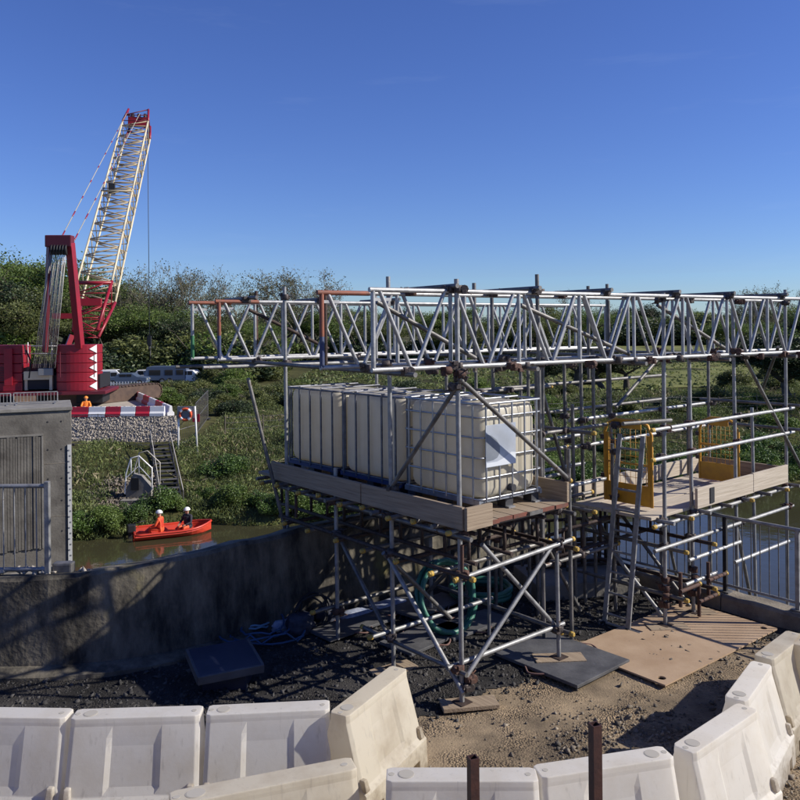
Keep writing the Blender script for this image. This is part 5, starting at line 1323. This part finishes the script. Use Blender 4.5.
person("person in orange suit and white helmet seated at the boat's motor end", Mb @ Vector((-.32*hl, -.05, .26)), brz+R(60), "sit", "orange_suit", "white_paint")
person("person in dark jacket over orange trousers, white helmet, seated towards the bow", Mb @ Vector((.40*hl, .05, .27)), brz+R(130), "sit", "dark_cloth", "white_paint", "orange_suit")
wk = atd(86, 402, 47.9)
person("person in orange hi-vis clothing and helmet crouching behind the platform barriers", (wk.x, wk.y, PZ+.31), R(200), "crouch", "hivis", "hivis", "hivis")

# ================================================================== BANK FURNITURE
def ground_pt(px, py):
    """where the picture ray meets the far bank"""
    r = ray(px, py); 
    for y in np.arange(26, 200, .1):
        p = Vector((0, 0, CAMZ))+r*(y/r.y)
        if p.z <= tz(p.x, p.y): return p
    return p
# outfall headwall with handrail
p = ground_pt(136, 497); yo = p.y-.3
oz = tz(p.x, yo+.6)
ot = thing("outfall_headwall", "pale concrete outfall with steel handrail set in the bank", "outfall", (p.x, yo, oz))
s = yo/800
def oq(px, py, dy=0): q = atd(px, py, yo+dy); return q
pl = [oq(126, 498), oq(151, 498), oq(151, 487), oq(141, 476), oq(133, 474), oq(126, 490)]
mb = MB(); mb.hexa([q+Vector((0, .0, 0)) for q in pl], [q+Vector((0, .35, 0)) for q in pl]); mb.build("headwall", "concrete", ot)
mb = MB(); q0 = oq(131, 490, -.02); q1 = oq(139, 478, -.02); mb.box(((q0.x+q1.x)/2, yo-.02, (q0.z+q1.z)/2), (abs(q1.x-q0.x), .06, abs(q1.z-q0.z))); mb.build("outlet_opening", "dark_steel", ot)
mb = MB(); q0 = oq(124, 500); q1 = oq(152, 496); mb.box(((q0.x+q1.x)/2, yo-.25, q0.z), (q1.x-q0.x, .6, .18)); mb.build("apron", "concrete", ot, bevel=.01)
mb = MB(); P = [oq(125, 494), oq(126, 474), oq(131, 458), oq(139, 456), oq(152, 468), oq(152, 490)]; mb.path(P, .032, 6); mb.path([oq(126, 478), oq(139, 466), oq(152, 480)], .025, 6)
for a_, b2 in ((oq(139, 456), oq(139, 474)), (oq(131, 458), oq(131, 474))): mb.tube(a_, b2, .028, 6)
mb.build("handrail", "white_paint", ot)
# second handrail side set back for depth
mb = MB(); mb.path([q+Vector((.1, .9, .1)) for q in P], .028, 6); mb.build("handrail", "cap_grey", ot)
# bank steps
pa = ground_pt(172, 512); pb2 = ground_pt(160, 450)
st = thing("bank_steps", "dark metal steps with handrails running down the bank to the boat", "steps", pa)
n = 16
sd_ = Vector((pb2.y-pa.y, -(pb2.x-pa.x), 0)).normalized()*.5
for i in range(n):
    q = pa.lerp(pb2, i/(n-1)); q.z += .22+.05*i/n; MB().box(q, (1.0, .22, .05), Matrix.Rotation(math.atan2(sd_.y, sd_.x), 3, 'Z')).build("tread", "dark_steel" if i % 2 else "galv_dull", st)
for sg in (-1, 1):
    a_ = pa+sd_*sg+Vector((0, 0, .15)); b2 = pb2+sd_*sg+Vector((0, 0, .3)); tube("stringer", a_, b2, .05, "dark_steel", st, 6)
    tube("handrail", a_+Vector((0, 0, .8)), b2+Vector((0, 0, .8)), .025, "cap_grey", st, 6)
    for f in (0, .33, .66, 1): q = a_.lerp(b2, f); tube("handrail_post", q-Vector((0, 0, .3)), q+Vector((0, 0, .8)), .022, "galv_dull", st, 6)
# site fence panels
def fence_panel(label, a, b_, h=2.0, feet=True):
    a = Vector(a); b_ = Vector(b_); t = thing("fence_panel", label, "fence", (a+b_)/2, group="wire mesh site fence panels")
    up = Vector((0, 0, 1)); 
    for p_, q_ in ((a, a+up*h), (b_, b_+up*h)): tube("post", p_, q_, .024, "galv_dull", t, 6)
    for z in (.15, h*.52, h-.03): tube("rail", a+up*z, b_+up*z, .018, "galv_dull", t, 6)
    mb = MB(); n = int((b_-a).length/.16)
    for i in range(1, n): p_ = a.lerp(b_, i/n); mb.tube(p_+up*.15, p_+up*(h-.03), .006, 3, caps=False)
    mb.build("wire_mesh", "galv_dull", t)
    for p_ in (a, b_): MB().box(p_+Vector((0, 0, .05)), (.25, .6, .12)).build("foot", "dark_steel", t, bevel=.02)
fx = [(70, 44.2), (98, 44.2), (126, 44.2), (154, 44.2), (178, 44.6), (197, 46)]
labs = ["wire fence panel before the stone face, nearest the pier", "wire fence panel before the stone face, above the outfall", "wire fence panel before the stone face, uphill of the steps", "wire fence panel behind the lifebuoy board", "wire fence panel right beside the small red sign"]
for i in range(5):
    a = atd(fx[i][0], 420, fx[i][1]); b_ = atd(fx[i+1][0], 420, fx[i+1][1]); a.z = tz(a.x, a.y)-.02; b_.z = tz(b_.x, b_.y)-.02; fence_panel(labs[i], a, b_, 1.75)
a = atd(196, 420, 47); b_ = atd(208, 420, 54); a.z = tz(a.x, a.y); b_.z = tz(b_.x, b_.y); fence_panel("wire fence panel turned back towards the field past the red sign", a, b_, 2.0)
# low wire fence along the bank to the right
ft_ = thing("wire_fence", "thin post and wire fence running along the far bank", "fence", (0, 52, tz(0, 52)))
fp = []
for px in range(225, 820, 38):
    d = 47+(px-225)*.022; q = atd(px, 420, d); q.z = tz(q.x, q.y); fp.append(q); tube("post", q-Vector((0, 0, .2)), q+Vector((0, 0, 1.25)), .04, "bark", ft_, 5)
for z in (.5, .85, 1.15):
    MB().path([q+Vector((0, 0, z)) for q in fp], .012, 4).build("wire", "galv_dull", ft_)
# lifebuoy board
d = 43.6; q = atd(183, 432, d); zg = tz(q.x, d)
lb = thing("lifebuoy_board", "grey lifebuoy board on white legs with a red and white ring", "safety board", (q.x, d, zg))
k = d/800
MB().box((atd(182, 0, d).x, d+.03, atd(0, 414, d).z), (17*k, .05, 12*k)).build("back_board", "grey_steel", lb, bevel=.02)
for px, dx in ((175, -1.5), (191, 2)):
    x = atd(px, 0, d).x; MB().tube((x, d+.08, atd(0, 408, d).z), (x+dx*k, d+.1, zg-.1), .05, 6).build("leg", "white_paint", lb)
ring = MB(); cx, cz = atd(182, 0, d).x, atd(0, 416, d).z
pts = [(cx+.30*math.cos(a), d-.05, cz+.30*math.sin(a)) for a in np.linspace(0, 2*math.pi, 25)[:-1]]
rg = ring.path(pts, .075, 8, True).build("lifebuoy", "orange_suit", lb)
for a0 in (45, 135, 225, 315):
    pp = [(cx+.30*math.cos(R(a0+e)), d-.05, cz+.30*math.sin(R(a0+e))) for e in (-14, -7, 0, 7, 14)]; MB().path(pp, .08, 8).build("white_band", "white_paint", rg)
d = 46.0; q = atd(196, 418, d)
sg_ = thing("warning_sign", "small square red sign on a thin post beside the fence panels", "sign", (q.x, d, tz(q.x, d)))
MB().box((q.x, d, q.z), (.42, .03, .45)).build("sign_face", "red_plastic", sg_); tube("post", (q.x, d+.04, tz(q.x, d)-.1), (q.x, d+.04, q.z+.2), .025, "galv_dull", sg_, 6)

# ================================================================== PARKED VEHICLES
def vehicle(label, cat, name, px, d, rz, L, W_, H, m_, kind):
    q = atd(px, 380, d); z = tz(q.x, d); t = thing(name, label, cat, (q.x, d, z), rz)
    def add(mb, nm, m2, par=None, bev=0): o = mb.build(nm, m2, None, bevel=bev); o.parent = par or t; return o
    if kind == "van":
        prof = [(-L/2, .35), (-L/2, H-.08), (-L/2+.15, H), (L*.22, H), (L*.36, H*.62), (L/2-.05, H*.5), (L/2, .35)]
    elif kind == "caravan":
        prof = [(-L/2+.15, .4), (-L/2, 1.0), (-L/2+.3, H-.1), (-L/2+.6, H), (L/2-.6, H), (L/2-.2, H-.15), (L/2, 1.1), (L/2-.2, .4)]
    else:
        prof = [(-L/2, .35), (-L/2, .95), (-L*.28, 1.0), (-L*.18, H), (L*.14, H), (L*.27, 1.0), (L/2-.05, .9), (L/2, .35)]
    mb = MB(); mb.hexa([Vector((x, -W_/2, z_)) for x, z_ in prof], [Vector((x, W_/2, z_)) for x, z_ in prof]); body = add(mb, "body", m_, bev=.05)
    if kind == "van": wins = [((L*.10, L*.24), (H*.60, H*.86))]
    elif kind == "caravan": wins = [((-L*.38, -L*.12), (H*.5, H*.8)), ((-L*.02, L*.16), (H*.5, H*.8)), ((L*.24, L*.40), (H*.52, H*.8))]
    else: wins = [((-L*.16, -.03), (1.0, H-.1)), ((.03, L*.13), (1.0, H-.1))]
    for (xa, xb), (za, zb_) in wins:
        for sy in (-1, 1): add(MB().box(((xa+xb)/2, sy*(W_/2+.004), (za+zb_)/2), (xb-xa, .02, zb_-za)), "window", "glass_dark", body)
    if kind == "van": add(MB().add([(L*.225, -W_*.42, H*.97), (L*.225, W_*.42, H*.97), (L*.362, W_*.42, H*.65), (L*.362, -W_*.42, H*.65)], [(0, 1, 2, 3)]), "windscreen", "glass_dark", body).location = (.02, 0, .01)
    for x in ((-L*.32, L*.32) if kind != "caravan" else (-.4, .4)):
        for sy in (-1, 1):
            w_ = add(MB().tube((x, sy*(W_/2-.2), .33), (x, sy*(W_/2+.01), .33), .33, 16), "wheel", "black_rubber"); o = MB().tube((x, sy*(W_/2+.005), .33), (x, sy*(W_/2+.02), .33), .18, 12).build("rim", "galv", None); o.parent = w_
    if kind != "caravan":
        for sy in (-1, 1): add(MB().box((L/2-.02, sy*W_*.36, .72), (.08, .25, .15)), "headlight", "cap_grey", body)
vehicle("low white van parked directly behind the crane's track", "van", "parked_van", 108, 85, R(8), 4.6, 1.8, 1.75, "van_white", "van")
vehicle("dark car parked between the white van and the caravan", "car", "parked_car", 128, 84, R(6), 4.2, 1.8, 1.35, "van_blue", "car")
vehicle("white car parked against the caravan's end", "car", "parked_car", 146, 88, R(4), 4.0, 1.8, 1.5, "van_white", "car")
vehicle("dark blue caravan with dark windows parked on the grass", "caravan", "caravan", 168, 86, R(3), 4.6, 2.0, 1.9, "van_blue", "caravan")
vehicle("white car nosed up beside the dark blue caravan", "car", "parked_car", 190, 86, R(-4), 4.2, 1.8, 1.5, "van_white", "car")
# white picket fence before the cars
pf = thing("picket_fence", "short white picket fence in front of the parked cars", "fence", atd(128, 386, 78))
a_ = atd(111, 386, 78); b2 = atd(146, 386, 78); za = tz(a_.x, 78)
for z in (.3, .65): tube("rail", (a_.x, 78, za+z), (b2.x, 78, za+z), .03, "white_paint", pf, 5)
for i in range(13):
    x = a_.x+(b2.x-a_.x)*i/12; MB().box((x, 77.95, za+.42), (.10, .03, .9)).build("picket", "white_paint", pf)
q = atd(134, 347, 84); zg = tz(q.x, 84)
lp = thing("lamp_post", "thin grey lamp column standing behind the parked cars", "lamp post", (q.x, 89.5, zg))
tube("column", (q.x, 89.5, zg), (q.x, 89.5, zg+3.9), .06, "galv_dull", lp, 6); MB().box((q.x+.15, 89.5, zg+3.92), (.5, .14, .08)).build("lamp_head", "galv_dull", lp, bevel=.02)

# ================================================================== TREES
def branch_tree(seed, h, spread, levels, bare, nleaf, leaf, lsize, bark, trunk_r, up=.5, low=.22):
    rnd = random.Random(seed); mb = MB(); ends = []
    def grow(p, d, L, r, lev):
        nseg = 3 if lev < 2 else 2
        for k in range(nseg):
            d2 = (d+Vector((rnd.gauss(0, .12), rnd.gauss(0, .12), rnd.gauss(0, .08)+.05*up))).normalized(); q = p+d2*(L/nseg); r2 = r*(.86 if lev else .82)
            mb.tube(p, q, r, 6 if lev < 2 else 3, r2, caps=False)
            if lev >= 1 and lev < levels and rnd.random() < .75:
                side_(q, d2, L*rnd.uniform(.45, .7), r2*.55, lev+1)
            p, d, r = q, d2, r2
            if lev >= levels-1: ends.append((p.copy(), lev))
        if lev < levels:
            for _ in range(rnd.choice((2, 3)) if lev else 5): side_(p, d, L*rnd.uniform(.58, .82), r*.68, lev+1)
    def side_(p, d, L, r, lev):
        a = rnd.uniform(0, 6.28); t = Vector((math.cos(a), math.sin(a), rnd.uniform(-.1, .5))); grow(p, (d*up+t*spread).normalized(), L, max(r, .014), lev)
    grow(Vector((0, 0, -.3)), Vector((0, 0, 1)), h*low+.3, trunk_r, 0)
    E = np.array([e[0] for e in ends]); sc_ = h/max(E[:, 2].max(), .1)
    mb.v = [(x*sc_, y*sc_, z*sc_ if z > 0 else z) for x, y, z in mb.v]; E = E*sc_
    tr = mb.mesh("trunk"); tr.materials.append(MATS[bark])
    per = max(1, nleaf//len(E)); C = np.repeat(E, per, 0); C = C+np.random.normal(size=C.shape)*np.array([1, 1, .75])*(.44 if not bare else .27)
    C = C[C[:, 2] > h*.12]
    cm = leaf_mesh("crown", C, lsize*np.random.uniform(.55, 1.25, len(C)), leaf)
    return tr, cm
def clump_mesh(seed, rx, rz_, n, leaf, lsize, nclump=26):
    """ivy clad or scrubby mass: leaves on many uneven clumps"""
    r = np.random.RandomState(seed); c = r.normal(size=(nclump, 3)); c /= np.linalg.norm(c, axis=1)[:, None]; c *= (r.rand(nclump, 1)**.45)*.72; c[:, 2] = np.abs(c[:, 2])
    c = c*np.array([rx, rx, rz_*1.15])+np.array([0, 0, rz_*.12]); k = r.randint(0, nclump, n); cr_ = rx*(.20+.22*r.rand(nclump))
    d = r.normal(size=(n, 3)); d /= np.linalg.norm(d, axis=1)[:, None]; d *= (r.rand(n, 1)**.35)
    C = c[k]+d*cr_[k][:, None]*np.array([1, 1, .85]); C[:, 2] = np.abs(C[:, 2])
    return leaf_mesh("crown", C, lsize*r.uniform(.6, 1.3, n), leaf)
def clump_stems(seed, rx, rz_, bark):
    rnd = random.Random(seed); mb = MB()
    for _ in range(7):
        a = rnd.uniform(0, 6.28); k = rnd.uniform(.2, .7); p0 = Vector((rnd.uniform(-.15, .15), rnd.uniform(-.15, .15), -.2)); p1 = Vector((math.cos(a)*rx*k*.5, math.sin(a)*rx*k*.5, rz_*.5)); p2 = Vector((math.cos(a)*rx*k, math.sin(a)*rx*k, rz_*rnd.uniform(.7, 1.0)))
        mb.tube(p0, p1, .02*rx+.015, 5, .013*rx+.01, caps=False); mb.tube(p1, p2, .013*rx+.01, 4, .008, caps=False)
    me = mb.mesh("trunk"); me.materials.append(MATS[bark]); return me
protos = {}
protos["leafy"] = [branch_tree(s, 13, .95, 4, False, 24000, "leaf_olive" if s % 2 else "leaf_green", .175, "bark", .26) for s in (1, 2, 3, 4)]
protos["dark"] = [branch_tree(s, 12, .9, 4, False, 22000, "leaf_dark", .185, "bark", .26, low=.12) for s in (5, 6)]
protos["bare"] = [branch_tree(s, 13, .8, 4, True, 2600, "leaf_bud", .15, "bark_pale", .22, up=.85) for s in (11, 12, 13)]
protos["scrub"] = [(clump_stems(s, 1.6, 1.9, "bark"), clump_mesh(s, 1.7, 1.7, 9500, l_, .085)) for s, l_ in ((21, "leaf_olive"), (22, "leaf_dark"), (23, "leaf_green"))]
protos["bush"] = [(clump_stems(s, 1.0, 1.1, "bark"), clump_mesh(s, 1.15, 1.15, 6500, l_, .06)) for s, l_ in ((31, "leaf_bush"), (32, "leaf_bush"), (33, "leaf_green"))]
def plant(kind, k, x, y, h, base_h, name, label, cat, group, rz=None, wide=1.0):
    tr, cm = protos[kind][k % len(protos[kind])]; s_ = h/base_h
    t = thing(name, label, cat, (x, y, tz(x, y)), random.uniform(0, 6.28) if rz is None else rz, group); t.scale = (s_*wide, s_*wide, s_)
    for nm, me in (("trunk", tr), ("crown", cm)):
        o = bpy.data.objects.new(nm, me); COL.objects.link(o); o.parent = t
    return t
def tree_at(kind, k, px, py_top, d, label, group, wide=1.0):
    q = atd(px, py_top, d); z = tz(q.x, d); base = {"leafy": 13, "dark": 12, "bare": 13}[kind]
    return plant(kind, k, q.x, d, max(2.0, q.z-z), base, "tree", label, "tree", group, wide=wide)
LW = "dense olive green tree in the wood behind the crane"; LD = "dark evergreen tree in the wood behind the crane"
for i, (px, py, d) in enumerate(((-30, 262, 112), (-8, 256, 106), (14, 262, 118), (26, 258, 104), (42, 270, 120), (52, 276, 108), (72, 284, 116), (92, 288, 108), (106, 288, 120), (122, 290, 112), (136, 302, 106), (152, 304, 116), (170, 310, 108), (190, 312, 114), (210, 314, 108), (232, 316, 116), (250, 322, 120), (8, 280, 98), (36, 290, 96), (64, 300, 98), (96, 304, 97), (128, 306, 99), (160, 314, 97), (186, 316, 100), (216, 320, 100), (240, 322, 102))):
    dk = (i % 5 == 2); tree_at("dark" if dk else "leafy", i, px, py, d, LD if dk else LW, "dark trees of the wood behind the crane" if dk else "olive trees of the wood behind the crane", 1.15)
for i, (px, py, d) in enumerate(((150, 264, 104), (174, 262, 106), (194, 270, 104), (214, 265, 108), (232, 280, 110))):
    tree_at("bare", i, px, py, d, "thin bare branched tree rising above the wood beside the boom", "bare trees beside the boom", .85)
for i, (px, py, d) in enumerate(((276, 268, 130), (298, 267, 132), (332, 280, 150))):
    tree_at("bare", i+1, px, py, d, "rounded budding tree standing above the far hedge behind the girders", "budding trees behind the girders", 1.15)
LR = "mid green tree in the far hedge line across the river"
for i, px in enumerate(range(262, 860, 19)):
    d = 150+22*math.sin(i*1.7)+random.uniform(-8, 8); d = 235+8*math.sin(i*2.9) if 590 < px < 735 else d; py = 312+6*math.sin(i*2.1)+random.uniform(-4, 4)
    tree_at("leafy" if i % 4 else "dark", i, px+random.uniform(-5, 5), py, d, LR if i % 4 else "dark evergreen tree in the far hedge line across the river", "trees of the far hedge line" if i % 4 else "dark trees of the far hedge line", 1.25)
for i, (px, py, d) in enumerate(((748, 288, 150), (764, 284, 152), (782, 288, 155), (566, 290, 170))):
    tree_at("bare", i, px, py, d, "pale budding tree rising over the far hedge near the walkway end", "budding trees over the walkway end", 1.1)
for i, (px, py, d) in enumerate(((548, 350, 72), (576, 345, 74), (603, 348, 76), (628, 352, 76), (790, 338, 62), (812, 330, 62), (836, 326, 64))):
    tree_at("dark", i, px, py, d, "dark spreading tree at the near edge of the sunlit field" if i < 4 else "dark tree on the bank beyond the walkway's outer end", "dark trees at the field edge" if i < 4 else "dark trees beyond the walkway", 1.5)
# scrub hedge on the plain, rows of bramble mounds
rnd = random.Random(4)
cnt = 0
for row, (d0, d1, py0, h0, h1, n) in enumerate(((56, 64, 0, 1.0, 1.7, 15), (66, 76, 0, 1.1, 2.0, 15), (80, 95, 0, 1.6, 2.8, 20))):
    for i in range(n):
        px = 205+(620*(i+rnd.uniform(-.4, .4))/n); d = rnd.uniform(d0, d1)
        if (600 < px < 735 and d > 62) or (250 < px < 560 and d > 78): continue
        q = atd(px, 390, d); kk = (0, 1, 0, 2, 0)[(i+row) % 5]
        plant("scrub", kk, q.x, d, rnd.uniform(h0, h1), 2.0, "scrub_bush", ["olive bramble bush on the flat land beyond the river", "dark bramble bush on the flat land beyond the river", "fresh green bush on the flat land beyond the river"][kk], "bush", ["olive", "dark", "green"][kk]+" scrub bushes beyond the river", wide=1.5)
# understorey in front of the wood and the far hedge
for i in range(34):
    px = -20+285*(i+rnd.uniform(-.4, .4))/34; d = rnd.uniform(91, 95); q = atd(px, 390, d); kk = i % 3
    plant("scrub", kk, q.x, d, rnd.uniform(3.2, 6.0), 2.0, "understorey_bush", ["olive bush along the foot of the wood behind the crane", "dark bush along the foot of the wood behind the crane", "fresh green bush along the foot of the wood behind the crane"][kk], "bush", ["olive", "dark", "green"][kk]+" bushes at the foot of the wood", wide=1.5)
for i in range(40):
    px = 255+600*(i+rnd.uniform(-.4, .4))/40; d = 222 if 590 < px < 735 else rnd.uniform(122, 130); q = atd(px, 390, d); kk = i % 3
    plant("scrub", kk, q.x, d, rnd.uniform(3.2, 5.5)*d/126, 2.0, "understorey_bush", ["olive bush along the foot of the far hedge line", "dark bush along the foot of the far hedge line", "fresh green bush along the foot of the far hedge line"][kk], "bush", ["olive", "dark", "green"][kk]+" bushes at the foot of the far hedge", wide=1.5)
for i in range(34):
    px = 136+190*(i+rnd.uniform(-.4, .4))/34; d = rnd.uniform(60, 74); q = atd(px, 390, d)
    if px < 175 and d < 64: d += 6; q = atd(px, 390, d)
    plant("scrub", i % 3 if i % 2 else 0, q.x, d, rnd.uniform(1.0, 1.6), 2.0, "bramble_mound", "low olive bramble mound between the fence panels and the parked cars", "bush", "low bramble mounds before the parked cars", wide=1.7)
# waterside bushes
rnd = random.Random(9)
for i in range(52):
    x = -14.5+ (i+rnd.uniform(-.3, .3))*0.86; d = rnd.uniform(.7, 2.2); y = edge(x)+d*1.05
    h = rnd.uniform(.65, 1.2)*(1.3 if x > 6 else 1)
    if -12.2 < x < -6.2: y += .5          # the boat lies alongside here
    if -9.6 < x < -7.9: h *= .6
    plant("bush", i, x, y, h, 1.2, "waterside_bush", "leafy green bush growing along the far water's edge", "bush", "bushes along the far water's edge", wide=1.15)

rnd = random.Random(17)
for i in range(40):
    x = rnd.uniform(-13.5, 27); d = rnd.uniform(2.8, 15); y = edge(x)+d*1.05
    if (y > 43.5 and x < xr+1.5) or abs(x-pa.x)*1.0 < 1.3 or abs(x-ot.location.x) < 1.4: continue
    kk = i % 3; kd = ("scrub", "bush")[i % 2]
    plant(kd, kk, x, y, rnd.uniform(.5, 1.05), 2.0 if kd == "scrub" else 1.2, "bank_bramble", "low bramble clump growing part way up the far bank", "bush", "bramble clumps on the bank slope", wide=1.8)

# ================================================================== GROUND COVER OF THE BANK
OT = Vector((ot.location.x, ot.location.y-.6, 0))
def cover(name, n, m_, x0, x1, d0, d1, s0, s1, hmax, seed, label, thr=-.2, flat=0., aspect=1.6, pw=1.5):
    r = np.random.RandomState(seed); x = r.uniform(x0, x1, n); d = d0+(d1-d0)*r.rand(n)**pw; y = edge(x)+d*1.05
    nz = smooth_noise(x*.8, y*.8, seed); k = nz+r.normal(size=n)*.25 > thr
    blk = (y > 44.5) & (x < xr+1.2)                      # under the crane platform
    for e0, e1, w_ in ((pa, pb2, .75), (OT, OT+Vector((0, 1.2, 0)), 1.0)):      # clear of the steps and the outfall
        dx, dy = e1.x-e0.x, e1.y-e0.y; f_ = np.clip(((x-e0.x)*dx+(y-e0.y)*dy)/(dx*dx+dy*dy), 0, 1); k &= np.hypot(x-e0.x-f_*dx, y-e0.y-f_*dy) > w_
    k &= ~((y > 74) & (x/y > .19) & (x/y < .53) & (r.rand(n) < .6))             # the open field
    k &= ~blk; x, y, nz = x[k], y[k], nz[k]
    hh = hmax*np.clip(.38+.75*nz, .10, 1.2)
    C = np.stack([x, y, terrain_z(x, y)+hh*r.rand(len(x))**.7], 1)
    me = leaf_mesh(name, C, r.uniform(s0, s1, len(x)), m_, flat, aspect); o = bpy.data.objects.new(name, me); COL.objects.link(o); return tag(o, label, "undergrowth", kind="stuff")
cover("undergrowth", 380000, "leaf_bank", -17, 38, .3, 26, .028, .062, .75, 2, "tangled green brambles and weeds covering the far bank", -.30, -1.3, 3.4)
cover("dry_stalks", 26000, "leaf_dry", -17, 38, .8, 26, .05, .10, .55, 8, "dry pale stalks and dead grass among the brambles", .12, -.6, 4.5)
cover("tall_grass", 42000, "leaf_bank", -40, 75, 24, 75, .10, .26, .40, 12, "rough grass on the flat land behind the bank", -.3, 0, 2.2, 1.0)
# dead branches lying on the bank
mb = MB(); r_ = random.Random(3)
for _ in range(70):
    x = r_.uniform(-13, 24); d = r_.uniform(1.5, 12); y = edge(x)+d*1.05
    if y > 45 and x < xr+1: continue
    p = Vector((x, y, tz(x, y)+r_.uniform(.2, .6))); dr_ = Vector((r_.uniform(-1, 1), r_.uniform(-.6, .2), r_.uniform(-.25, .35)))
    for k in range(4): q = p+dr_*r_.uniform(.2, .45)+Vector((r_.gauss(0, .1), r_.gauss(0, .1), r_.gauss(0, .08))); mb.tube(p, q, .026-.004*k, 4); p = q
tag(mb.build("dead_branches", "leaf_dry"), "pale dead twigs lying over the bank", "undergrowth", kind="stuff")
# bare stone patch on the bank below the crane platform
P = []
r_ = np.random.RandomState(6)
C = []
while len(C) < 1500:
    a_, k_ = r_.rand()*6.283, r_.rand()**.5*(1+.25*math.sin(3*r_.rand()*6.28)); x = -13.0+1.5*k_*math.cos(a_); y = 37.2+2.4*k_*math.sin(a_)
    C.append((x, y, tz(x, y)+.02+.05*r_.rand()))
C = np.array(C); stones("bank_stones", C, r_.uniform(.04, .11, len(C)), "stone", "patch of bare grey stones on the bank below the crane")
